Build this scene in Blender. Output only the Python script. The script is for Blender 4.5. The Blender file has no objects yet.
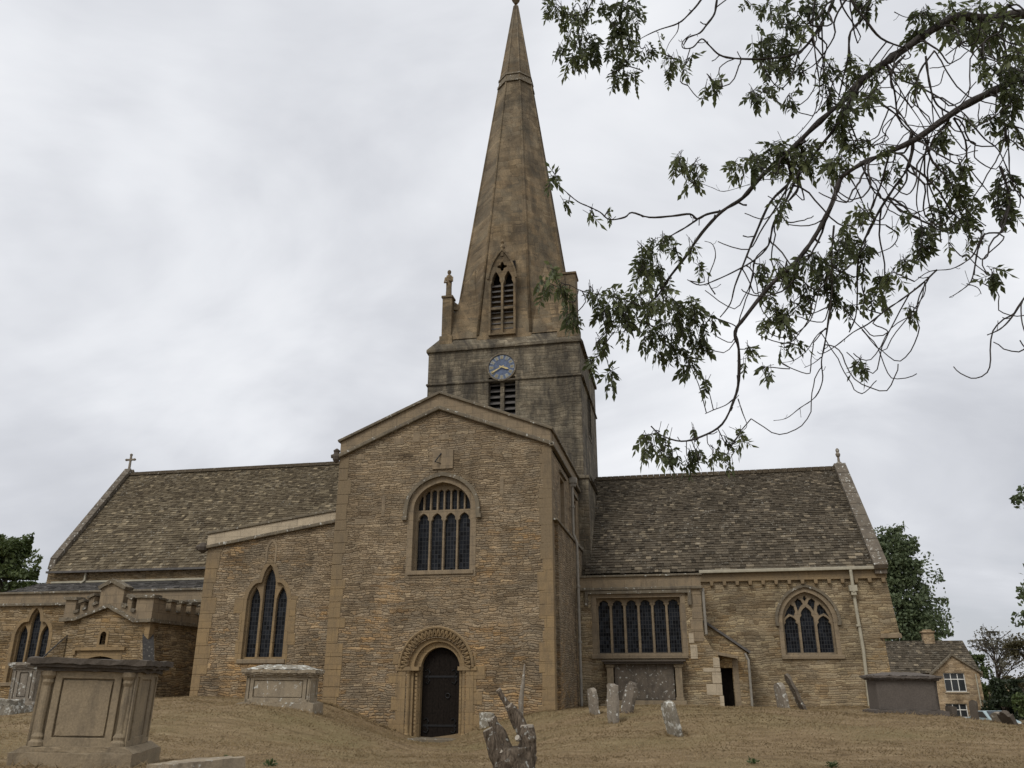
import bpy, bmesh, math, random
import numpy as np
from mathutils import Vector, Matrix, noise as mnoise
from mathutils.geometry import delaunay_2d_cdt

R = math.radians
scene = bpy.context.scene
COL = scene.collection

# ------------------------------------------------------------------ camera
cam_d = bpy.data.cameras.new('camera')
cam = bpy.data.objects.new('camera', cam_d)
COL.objects.link(cam)
cam.location = (7.84, -26.8, 1.6)
cam.rotation_euler = (R(110.0), 0.0, R(11.5))
cam_d.sensor_width = 36.0
cam_d.lens = 820.0 / 1024.0 * 36.0
cam_d.clip_start = 0.1
cam_d.clip_end = 3000.0
scene.camera = cam

# ------------------------------------------------------------------ view, sky, sun
scene.view_settings.view_transform = 'Standard'
scene.view_settings.look = 'None'
scene.view_settings.exposure = 0.2
scene.view_settings.gamma = 1.0
scene.view_settings.use_curve_mapping = False
SUN_ELEV, SUN_AZ = 48.0, 205.0            # azimuth clockwise from north (+Y)

world = bpy.data.worlds.new('World')
scene.world = world
world.use_nodes = True
wn = world.node_tree
for n in list(wn.nodes):
    wn.nodes.remove(n)


def node(nt, kind, ins=None, **attr):
    n = nt.nodes.new('ShaderNode' + kind)
    for k, v in attr.items():
        setattr(n, k, v)
    for k, v in (ins or {}).items():
        s = n.inputs[k]
        if isinstance(v, bpy.types.NodeSocket):
            nt.links.new(v, s)
        else:
            if isinstance(v, tuple) and len(v) == 3 and s.type == 'RGBA':
                v = v + (1.0,)
            s.default_value = v
    return n


def ramp(nt, fac, stops, interp='LINEAR'):
    n = node(nt, 'ValToRGB', {0: fac})
    cr = n.color_ramp
    cr.interpolation = interp
    while len(cr.elements) > len(stops):
        cr.elements.remove(cr.elements[-1])
    while len(cr.elements) < len(stops):
        cr.elements.new(1.0)
    for e, (p, c) in zip(cr.elements, stops):
        e.position = p
        e.color = (c, c, c, 1) if isinstance(c, (int, float)) else (*c, 1)
    return n.outputs[0]


def math_(nt, op, a, b=0.0, c=0.0, clamp=False):
    return node(nt, 'Math', {0: a, 1: b, 2: c}, operation=op, use_clamp=clamp).outputs[0]


def mixc(nt, fac, a, b, blend='MIX'):
    n = node(nt, 'Mix', {}, data_type='RGBA', blend_type=blend)
    for k, v in ((0, fac), (6, a), (7, b)):
        s = n.inputs[k]
        if isinstance(v, bpy.types.NodeSocket):
            nt.links.new(v, s)
        else:
            s.default_value = (*v, 1.0) if isinstance(v, tuple) and len(v) == 3 else v
    return n.outputs[2]


def tex_noise(nt, vec, scale, detail=4.0, rough=0.55, dist=0.0, dims='3D'):
    ins = {'Scale': scale, 'Detail': detail, 'Roughness': rough, 'Distortion': dist}
    if vec is not None:
        ins['Vector'] = vec
    return node(nt, 'TexNoise', ins, noise_dimensions=dims).outputs[0]


def build_sky():
    nt = wn
    tc = node(nt, 'TexCoord').outputs['Generated']
    sep = node(nt, 'SeparateXYZ', {0: tc})
    zz = math_(nt, 'ADD', math_(nt, 'MAXIMUM', sep.outputs[2], 0.0), 0.42)
    px = math_(nt, 'DIVIDE', sep.outputs[0], zz)
    py = math_(nt, 'DIVIDE', sep.outputs[1], zz)
    vec = node(nt, 'CombineXYZ', {0: px, 1: py, 2: 0.0}).outputs[0]
    big = tex_noise(nt, vec, 1.0, 5.0, 0.5, 0.35)
    mapd = node(nt, 'Mapping', {'Vector': vec, 'Rotation': (0, 0, 0.5), 'Scale': (1.0, 1.5, 1.0), 'Location': (3.1, 1.7, 0)}).outputs[0]
    fine = tex_noise(nt, mapd, 1.7, 6.0, 0.55, 0.6)
    f = math_(nt, 'ADD', math_(nt, 'MULTIPLY', big, 0.68), math_(nt, 'MULTIPLY', fine, 0.32))
    el = sep.outputs[2]
    f = math_(nt, 'ADD', f, math_(nt, 'MULTIPLY', math_(nt, 'SUBTRACT', el, 0.42), 0.12))
    cloud = ramp(nt, f, [(0.38, (4.9, 5.05, 5.45)), (0.46, (5.9, 6.05, 6.45)), (0.52, (7.1, 7.25, 7.6)), (0.6, (8.3, 8.4, 8.65))])
    sky = node(nt, 'TexSky', {}, sky_type='NISHITA', sun_disc=False, sun_elevation=R(SUN_ELEV), sun_rotation=R(SUN_AZ),
               altitude=80.0, air_density=1.0, dust_density=1.5, ozone_density=1.0).outputs[0]
    cover = ramp(nt, math_(nt, 'ADD', f, math_(nt, 'MULTIPLY', el, 0.25)), [(0.34, 0.86), (0.46, 0.98)])
    c = mixc(nt, cover, sky, cloud)
    bg = node(nt, 'Background', {'Color': c, 'Strength': 0.1})
    out = node(nt, 'OutputWorld', {'Surface': bg.outputs[0]})


build_sky()

sun_d = bpy.data.lights.new('sun', 'SUN')
sun_d.energy = 1.5
sun_d.angle = R(22.0)
sun_d.color = (1.0, 0.96, 0.9)
sun = bpy.data.objects.new('sun', sun_d)
COL.objects.link(sun)
sun.location = (0, -60, 80)
_a, _e = R(SUN_AZ), R(SUN_ELEV)
_dir = Vector((math.sin(_a) * math.cos(_e), math.cos(_a) * math.cos(_e), math.sin(_e)))
sun.rotation_euler = _dir.to_track_quat('Z', 'Y').to_euler()

# ------------------------------------------------------------------ materials


def new_mat(name):
    m = bpy.data.materials.new(name)
    m.use_nodes = True
    nt = m.node_tree
    for n in list(nt.nodes):
        nt.nodes.remove(n)
    return m, nt


def finish(nt, col, rough=0.9, bump=None, strength=0.6, dist=0.02, spec=0.3, metal=0.0):
    ins = {'Base Color': col, 'Roughness': rough, 'Specular IOR Level': spec, 'Metallic': metal}
    if bump is not None:
        ins['Normal'] = node(nt, 'Bump', {'Height': bump, 'Strength': strength, 'Distance': dist}).outputs[0]
    p = node(nt, 'BsdfPrincipled', ins)
    node(nt, 'OutputMaterial', {'Surface': p.outputs[0]})


def wall_coords(nt):
    obj = node(nt, 'TexCoord').outputs['Object']
    s = node(nt, 'SeparateXYZ', {0: obj})
    u = math_(nt, 'ADD', s.outputs[0], s.outputs[1])
    return obj, u, s.outputs[2], s


def masonry(name, stones, mortar, su=3.0, sv=10.5, ochre=None, ochre_top=5.0, ochre_amt=0.7, grey=None, grey_amt=0.4,
            soot=0.0, bump=0.8, edge=0.012, wobble=0.55, joint_amt=1.0, breaks=0.9):
    """Coursed rubble: thin courses of uneven height, stones of random length, recessed joints."""
    m, nt = new_mat(name)
    obj, u, z, s = wall_coords(nt)
    wob = node(nt, 'SeparateColor', {0: node(nt, 'TexNoise', {'Vector': obj, 'Scale': 2.2, 'Detail': 3.0}).outputs['Color']})
    wob2 = node(nt, 'SeparateColor', {0: node(nt, 'TexNoise', {'Vector': obj, 'Scale': 9.0, 'Detail': 2.0}).outputs['Color']})
    low = node(nt, 'TexNoise', {'Vector': obj, 'Scale': 0.5, 'Detail': 1.0}).outputs[0]
    v = math_(nt, 'MULTIPLY', z, sv)
    v = math_(nt, 'MULTIPLY_ADD', math_(nt, 'SUBTRACT', wob.outputs[0], 0.5), wobble * 2.2, v)
    v = math_(nt, 'MULTIPLY_ADD', math_(nt, 'SUBTRACT', wob2.outputs[0], 0.5), wobble * 0.9, v)
    v = math_(nt, 'MULTIPLY_ADD', math_(nt, 'SUBTRACT', low, 0.5), 3.0, v)
    seg = node(nt, 'CombineXYZ', {0: math_(nt, 'FLOOR', math_(nt, 'MULTIPLY_ADD', wob.outputs[1], 1.6, math_(nt, 'MULTIPLY', u, 1.15))),
                                  1: math_(nt, 'FLOOR', math_(nt, 'MULTIPLY_ADD', wob.outputs[2], 1.6, math_(nt, 'MULTIPLY', z, 1.9))), 2: 0.0}).outputs[0]
    v = math_(nt, 'MULTIPLY_ADD', node(nt, 'TexWhiteNoise', {'Vector': seg}, noise_dimensions='2D').outputs[0], breaks, v)
    hv = node(nt, 'TexNoise', {'W': math_(nt, 'MULTIPLY', z, 3.7), 'Scale': 1.0, 'Detail': 1.0}, noise_dimensions='1D').outputs[0]
    v = math_(nt, 'MULTIPLY_ADD', hv, 1.6, v)
    row = math_(nt, 'FLOOR', v)
    fr = math_(nt, 'FRACT', v)
    rowd = math_(nt, 'DIVIDE', math_(nt, 'MINIMUM', fr, math_(nt, 'SUBTRACT', 1.0, fr)), sv)
    rn = node(nt, 'TexWhiteNoise', {'W': row}, noise_dimensions='1D').outputs[0]
    uu = math_(nt, 'MULTIPLY', u, math_(nt, 'MULTIPLY_ADD', rn, su * 0.9, su * 0.55))
    uu = math_(nt, 'MULTIPLY_ADD', math_(nt, 'SUBTRACT', wob2.outputs[1], 0.5), 0.5, uu)
    uu = math_(nt, 'MULTIPLY_ADD', row, 61.7, uu)
    v1 = node(nt, 'TexVoronoi', {'W': uu, 'Scale': 1.0, 'Randomness': 1.0}, voronoi_dimensions='1D', feature='F1')
    v2 = node(nt, 'TexVoronoi', {'W': uu, 'Scale': 1.0, 'Randomness': 1.0}, voronoi_dimensions='1D', feature='DISTANCE_TO_EDGE')
    cold = math_(nt, 'DIVIDE', v2.outputs['Distance'], su)
    dist = math_(nt, 'MINIMUM', rowd, cold)
    rgb = node(nt, 'SeparateColor', {0: v1.outputs['Color']})
    tone = ramp(nt, rgb.outputs[0], [(i / (len(stones) - 1), c) for i, c in enumerate(stones)])
    big = tex_noise(nt, obj, 0.42, 5.0, 0.6)
    if ochre is not None:
        h = math_(nt, 'MULTIPLY', math_(nt, 'SUBTRACT', ochre_top, z), 0.075)
        f = math_(nt, 'ADD', math_(nt, 'MULTIPLY', math_(nt, 'SUBTRACT', big, 0.5), 2.4), h)
        f = math_(nt, 'ADD', f, math_(nt, 'MULTIPLY', math_(nt, 'SUBTRACT', rgb.outputs[1], 0.5), 0.4))
        f = ramp(nt, f, [(0.05, 0.0), (0.6, ochre_amt)])
        oc = mixc(nt, 1.0, tone, ochre, 'MULTIPLY')
        tone = mixc(nt, f, tone, oc)
    if grey is not None:
        g = tex_noise(nt, obj, 0.9, 6.0, 0.65)
        g = math_(nt, 'ADD', g, math_(nt, 'MULTIPLY', math_(nt, 'SUBTRACT', rgb.outputs[2], 0.5), 0.2))
        tone = mixc(nt, ramp(nt, g, [(0.46, 0.0), (0.66, grey_amt)]), tone, grey)
    joint = node(nt, 'MapRange', {'Value': dist, 'From Min': edge * 0.35, 'From Max': edge, 'To Min': 1.0, 'To Max': 0.0}).outputs[0]
    patch = ramp(nt, tex_noise(nt, obj, 1.3, 4.0, 0.6), [(0.34, 0.25), (0.62, 1.0)])
    joint = math_(nt, 'MULTIPLY', math_(nt, 'MULTIPLY', joint, patch), joint_amt)
    col = mixc(nt, joint, tone, mortar)
    grain = tex_noise(nt, obj, 24.0, 5.0, 0.72)
    col = mixc(nt, 1.0, col, ramp(nt, grain, [(0.28, 0.56), (0.72, 1.42)]), 'MULTIPLY')
    tv = tex_noise(nt, obj, 0.75, 5.0, 0.65, 0.6)
    col = mixc(nt, 1.0, col, ramp(nt, tv, [(0.32, 0.62), (0.5, 1.0), (0.68, 1.32)]), 'MULTIPLY')
    if soot > 0:
        mp = node(nt, 'Mapping', {'Vector': node(nt, 'CombineXYZ', {0: u, 1: 0.0, 2: z}).outputs[0], 'Scale': (1.0, 1.0, 0.25)}).outputs[0]
        st = tex_noise(nt, mp, 1.5, 6.0, 0.72)
        col = mixc(nt, ramp(nt, st, [(0.43, 0.0), (0.62, soot)]), col, (0.045, 0.04, 0.033))
    hgt = node(nt, 'MapRange', {'Value': dist, 'From Min': 0.0, 'From Max': edge * 1.8, 'To Min': 0.0, 'To Max': 0.7}).outputs[0]
    hgt = math_(nt, 'ADD', hgt, math_(nt, 'MULTIPLY', rgb.outputs[1], 0.45))
    hgt = math_(nt, 'ADD', hgt, math_(nt, 'MULTIPLY', grain, 0.35))
    finish(nt, col, 0.93, hgt, bump, 0.035, 0.2)
    return m


def ashlar(name, c1, c2, stain, bw=0.62, bh=0.31, streak=0.5, lichen=0.0, joints=0.5, upper=None):
    """Dressed limestone with faint joints, mottling and weather stains."""
    m, nt = new_mat(name)
    obj, u, z, s = wall_coords(nt)
    vec = node(nt, 'CombineXYZ', {0: u, 1: z, 2: 0.0}).outputs[0]
    b = node(nt, 'TexBrick', {'Vector': vec, 'Scale': 1.0, 'Brick Width': bw, 'Row Height': bh, 'Mortar Size': 0.008, 'Mortar Smooth': 0.4,
                              'Bias': 0.0, 'Color1': c1, 'Color2': c2, 'Mortar': tuple(v * 0.55 for v in c1)})
    col = b.outputs['Color'] if joints > 0 else mixc(nt, tex_noise(nt, obj, 1.5), c1, c2)
    mott = tex_noise(nt, obj, 3.2, 6.0, 0.65)
    if upper is not None:
        hz = math_(nt, 'MULTIPLY_ADD', z, 0.16, math_(nt, 'SUBTRACT', tex_noise(nt, obj, 0.9, 4.0), 1.02))
        col = mixc(nt, ramp(nt, hz, [(0.0, 0.0), (0.45, 0.85)]), col, upper)
    col = mixc(nt, ramp(nt, mott, [(0.42, 0.0), (0.68, 0.55)]), col, stain)
    mp = node(nt, 'Mapping', {'Vector': obj, 'Scale': (1.0, 1.0, 0.25)}).outputs[0]
    st = tex_noise(nt, mp, 4.0, 5.0, 0.7)
    col = mixc(nt, ramp(nt, st, [(0.5, 0.0), (0.72, streak)]), col, (0.07, 0.06, 0.05))
    if lichen > 0:
        li = tex_noise(nt, obj, 9.0, 5.0, 0.65)
        col = mixc(nt, ramp(nt, li, [(0.62 - 0.2 * lichen, 0.0), (0.68 - 0.18 * lichen, 0.9)]), col, (0.55, 0.55, 0.5))
    grain = tex_noise(nt, obj, 42.0, 4.0, 0.7)
    col = mixc(nt, 1.0, col, ramp(nt, grain, [(0.3, 0.78), (0.7, 1.2)]), 'MULTIPLY')
    h = math_(nt, 'ADD', math_(nt, 'MULTIPLY', b.outputs['Fac'], -joints), math_(nt, 'MULTIPLY', grain, 0.5))
    h = math_(nt, 'ADD', h, math_(nt, 'MULTIPLY', mott, 0.6))
    finish(nt, col, 0.9, h, 0.5, 0.012, 0.2)
    return m


def slate_mat(name, tones, lichen=(0.42, 0.4, 0.34), lich_amt=0.6, moss=None):
    m, nt = new_mat(name)
    obj = node(nt, 'TexCoord').outputs['Object']
    at = node(nt, 'Attribute', {}, attribute_name='rnd').outputs['Fac']
    col = ramp(nt, at, [(i / (len(tones) - 1), c) for i, c in enumerate(tones)])
    col = mixc(nt, 1.0, col, ramp(nt, at, [(0.0, 0.72), (0.5, 1.0), (0.92, 1.1), (1.0, 1.5)]), 'MULTIPLY')
    pat = tex_noise(nt, obj, 0.7, 5.0, 0.6)
    col = mixc(nt, ramp(nt, pat, [(0.4, 0.0), (0.7, 0.55)]), col, tones[0])
    li = math_(nt, 'ADD', tex_noise(nt, obj, 11.0, 4.0, 0.7), math_(nt, 'MULTIPLY', math_(nt, 'SUBTRACT', tex_noise(nt, obj, 1.3), 0.5), 0.3))
    col = mixc(nt, ramp(nt, li, [(0.6, 0.0), (0.7, lich_amt)]), col, lichen)
    gr = tex_noise(nt, obj, 30.0, 3.0, 0.7)
    col = mixc(nt, 1.0, col, ramp(nt, gr, [(0.3, 0.7), (0.7, 1.25)]), 'MULTIPLY')
    finish(nt, col, 0.92, gr, 0.5, 0.015, 0.2)
    return m


def plain(name, col, rough=0.7, var=0.25, scale=8.0, spec=0.3, metal=0.0, bump=0.2, dark=None):
    m, nt = new_mat(name)
    obj = node(nt, 'TexCoord').outputs['Object']
    n = tex_noise(nt, obj, scale, 5.0, 0.65)
    c = mixc(nt, 1.0, col, ramp(nt, n, [(0.3, 1.0 - var), (0.7, 1.0 + var)]), 'MULTIPLY')
    if dark is not None:
        n2 = tex_noise(nt, obj, scale * 0.5, 6.0, 0.7)
        c = mixc(nt, ramp(nt, n2, [(0.5, 0.0), (0.65, 0.8)]), c, dark)
    finish(nt, c, rough, n, bump, 0.01, spec, metal)
    return m


def leaded_glass(name, cell_w, cell_h, tint=(0.007, 0.008, 0.01)):
    m, nt = new_mat(name)
    obj, u, z, s = wall_coords(nt)
    vec = node(nt, 'CombineXYZ', {0: u, 1: z, 2: 0.0}).outputs[0]
    b = node(nt, 'TexBrick', {'Vector': vec, 'Scale': 1.0, 'Brick Width': cell_w, 'Row Height': cell_h, 'Mortar Size': 0.012, 'Mortar Smooth': 0.1,
                              'Color1': (0.2, 0.2, 0.2), 'Color2': (1, 1, 1), 'Mortar': (0.5, 0.5, 0.5)}, offset=0.0)
    pane = node(nt, 'SeparateColor', {0: b.outputs['Color']}).outputs[0]
    c = mixc(nt, pane, tint, tuple(v * 2.0 for v in tint))
    c = mixc(nt, b.outputs['Fac'], c, (0.034, 0.035, 0.037))
    cell = node(nt, 'CombineXYZ', {0: math_(nt, 'FLOOR', math_(nt, 'DIVIDE', u, cell_w)), 1: math_(nt, 'FLOOR', math_(nt, 'DIVIDE', z, cell_h)), 2: 0.0}).outputs[0]
    wn_ = node(nt, 'TexWhiteNoise', {'Vector': cell}, noise_dimensions='2D').outputs['Color']
    tilt = node(nt, 'VectorMath', {0: wn_, 1: (0.5, 0.5, 0.5)}, operation='SUBTRACT').outputs[0]
    tilt = node(nt, 'VectorMath', {0: tilt, 1: (0.22, 0.22, 0.3)}, operation='MULTIPLY').outputs[0]
    nrm = node(nt, 'VectorMath', {0: node(nt, 'NewGeometry').outputs['Normal'], 1: tilt}, operation='ADD').outputs[0]
    nrm = node(nt, 'VectorMath', {0: nrm}, operation='NORMALIZE').outputs[0]
    rgh = math_(nt, 'MULTIPLY_ADD', b.outputs['Fac'], 0.4, 0.14)
    p = node(nt, 'BsdfPrincipled', {'Base Color': c, 'Roughness': rgh, 'Specular IOR Level': 0.13, 'Normal': nrm})
    node(nt, 'OutputMaterial', {'Surface': p.outputs[0]})
    return m


M = {}
M['rubble'] = masonry('rubble_limestone', [(0.158, 0.116, 0.072), (0.215, 0.161, 0.100), (0.265, 0.197, 0.121), (0.231, 0.178, 0.117), (0.346, 0.267, 0.169)],
                      (0.072, 0.052, 0.033), su=3.6, sv=14.0, edge=0.0095, ochre=(1.42, 1.12, 0.72), ochre_top=4.3, ochre_amt=1.0, grey=(0.222, 0.188, 0.138), grey_amt=0.5, bump=0.9, joint_amt=0.72, wobble=0.85)
M['rubble_shade_lift'] = masonry('rubble_lifted_for_shade', [(0.188, 0.144, 0.090), (0.275, 0.213, 0.132), (0.338, 0.263, 0.162), (0.413, 0.325, 0.204)],
                           (0.075, 0.059, 0.040), ochre=(1.3, 1.0, 0.62), ochre_top=2.0, grey=(0.188, 0.169, 0.132), soot=0.15)  # porch side walls: stone colours raised to make up for the shade there
M['rubble_ochre'] = masonry('rubble_ochre_limestone', [(0.149, 0.105, 0.056), (0.232, 0.166, 0.089), (0.280, 0.204, 0.114), (0.239, 0.182, 0.114), (0.347, 0.265, 0.162)],
                            (0.092, 0.067, 0.040), ochre=(1.2, 1.02, 0.74), ochre_top=4.0, su=3.4, sv=12.0, grey=(0.199, 0.170, 0.125), grey_amt=0.3)
M['rubble_chancel'] = masonry('chancel_limestone', [(0.154, 0.113, 0.066), (0.229, 0.171, 0.101), (0.282, 0.218, 0.131), (0.246, 0.195, 0.126), (0.364, 0.291, 0.177)],
                              (0.137, 0.104, 0.065), su=3.2, sv=11.5, ochre=(1.2, 1.02, 0.76), ochre_top=3.6, ochre_amt=0.8, grey=(0.229, 0.195, 0.139), grey_amt=0.4, bump=0.6)
M['tower'] = masonry('tower_limestone', [(0.135, 0.112, 0.078), (0.179, 0.150, 0.106), (0.207, 0.174, 0.122), (0.187, 0.162, 0.118), (0.262, 0.220, 0.153)],
                     (0.096, 0.076, 0.051), su=2.3, sv=7.0, breaks=0.2, wobble=0.3, ochre=(1.2, 1.0, 0.75), ochre_top=9.0, ochre_amt=0.4, grey=(0.112, 0.096, 0.071), grey_amt=0.5, soot=0.9, bump=0.6)
M['spire'] = masonry('spire_limestone', [(0.132, 0.101, 0.064), (0.172, 0.132, 0.083), (0.200, 0.154, 0.098), (0.183, 0.146, 0.096), (0.239, 0.186, 0.118)],
                     (0.104, 0.076, 0.045), su=2.2, sv=3.6, ochre=(1.15, 1.0, 0.78), ochre_top=30.0, ochre_amt=0.35, wobble=0.06, breaks=0.0, joint_amt=0.85, grey=(0.120, 0.104, 0.075), grey_amt=0.65, soot=0.5, bump=0.4)
M['ashlar'] = ashlar('dressed_limestone', (0.263, 0.203, 0.131), (0.228, 0.176, 0.115), (0.164, 0.136, 0.098), streak=0.5)
M['ashlar_ochre'] = ashlar('dressed_ochre_limestone', (0.287, 0.201, 0.103), (0.242, 0.171, 0.092), (0.183, 0.137, 0.084), bw=0.5, bh=0.36, streak=0.4, upper=(0.179, 0.139, 0.089))
M['ashlar_pale'] = ashlar('pale_new_limestone', (0.46, 0.385, 0.275), (0.42, 0.35, 0.25), (0.33, 0.275, 0.2), streak=0.25)
M['coping'] = ashlar('weathered_coping_stone', (0.182, 0.151, 0.105), (0.153, 0.127, 0.089), (0.101, 0.089, 0.069), bw=0.9, bh=2.0, streak=0.75, lichen=0.1)
M['coping_dark'] = ashlar('dark_weathered_coping_stone', (0.15, 0.125, 0.095), (0.125, 0.105, 0.08), (0.085, 0.075, 0.06), bw=0.9, bh=2.0, streak=0.7, lichen=0.1)
M['tomb'] = ashlar('tomb_limestone', (0.276, 0.220, 0.143), (0.241, 0.190, 0.125), (0.164, 0.133, 0.093), streak=0.6, joints=0.0)
M['tomb_dark'] = ashlar('sooted_tomb_limestone', (0.1, 0.083, 0.065), (0.085, 0.07, 0.056), (0.06, 0.052, 0.044), streak=0.7, joints=0.0)
M['tomb_lichen'] = ashlar('lichened_tomb_limestone', (0.3, 0.245, 0.17), (0.27, 0.222, 0.155), (0.2, 0.17, 0.13), streak=0.5, lichen=0.08, joints=0.0)
M['lichen_white'] = ashlar('white_lichened_stone', (0.26, 0.23, 0.18), (0.22, 0.2, 0.16), (0.12, 0.11, 0.09), streak=0.4, lichen=0.5, joints=0.0)
M['lichen_dark'] = ashlar('mottled_lichened_panel', (0.16, 0.132, 0.1), (0.12, 0.1, 0.08), (0.05, 0.045, 0.038), streak=0.9, lichen=0.12, joints=0.0)
M['tomb_grey'] = ashlar('grey_smooth_tomb_stone', (0.115, 0.098, 0.084), (0.105, 0.09, 0.077), (0.085, 0.073, 0.063), streak=0.3, joints=0.0)
M['headstone'] = ashlar('weathered_headstone', (0.25, 0.215, 0.17), (0.215, 0.185, 0.145), (0.13, 0.115, 0.095), streak=0.7, lichen=0.2, joints=0.0)
M['slate_nave'] = slate_mat('nave_stone_slates', [(0.076, 0.058, 0.036), (0.104, 0.082, 0.051), (0.130, 0.103, 0.065), (0.117, 0.095, 0.062), (0.196, 0.159, 0.102)])
M['slate_chancel'] = slate_mat('chancel_stone_slates', [(0.052, 0.042, 0.029), (0.078, 0.063, 0.043), (0.099, 0.080, 0.056), (0.084, 0.070, 0.051), (0.161, 0.132, 0.091)], lich_amt=0.6)
M['slate_dark'] = slate_mat('dark_grey_slates', [(0.06, 0.056, 0.052), (0.085, 0.08, 0.074), (0.11, 0.103, 0.095), (0.14, 0.13, 0.12)], lich_amt=0.5)
M['lead'] = plain('lead_sheet', (0.16, 0.165, 0.17), 0.6, 0.2, 3.0)
M['glass'] = leaded_glass('leaded_glass', 0.11, 0.15)
M['glass_big'] = leaded_glass('dark_leaded_glass', 0.1, 0.14, (0.005, 0.006, 0.008))
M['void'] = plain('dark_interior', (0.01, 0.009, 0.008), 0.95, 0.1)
M['louvre'] = plain('weathered_louvre_slate', (0.1, 0.092, 0.085), 0.85, 0.3, 6.0)
M['oak'] = plain('old_dark_oak', (0.012, 0.009, 0.007), 0.85, 0.5, 14.0, 0.12)
M['iron'] = plain('black_iron', (0.012, 0.012, 0.013), 0.5, 0.2, 9.0)
M['pipe'] = plain('painted_cream_pipe', (0.36, 0.33, 0.25), 0.55, 0.15, 5.0)
M['pipe_grey'] = plain('weathered_grey_pipe', (0.24, 0.22, 0.185), 0.6, 0.2, 5.0)
M['white_paint'] = plain('white_window_paint', (0.72, 0.71, 0.66), 0.5, 0.1, 6.0)
M['clock_pale'] = plain('weathered_clock_enamel', (0.22, 0.24, 0.25), 0.6, 0.35, 14.0)
M['clock_blue'] = plain('faded_blue_clock_dial', (0.085, 0.115, 0.185), 0.6, 0.4, 10.0)
M['gold'] = plain('worn_gilding', (0.52, 0.42, 0.2), 0.45, 0.25, 9.0)
M['clock_dark'] = plain('dark_numeral_paint', (0.3, 0.24, 0.11), 0.5, 0.2)

# ------------------------------------------------------------------ mesh helpers


def inside(x, y, poly):
    c = False
    for i in range(len(poly)):
        (x0, y0), (x1, y1) = poly[i - 1], poly[i]
        if (y0 > y) != (y1 > y) and x < (x1 - x0) * (y - y0) / (y1 - y0) + x0:
            c = not c
    return c


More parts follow.
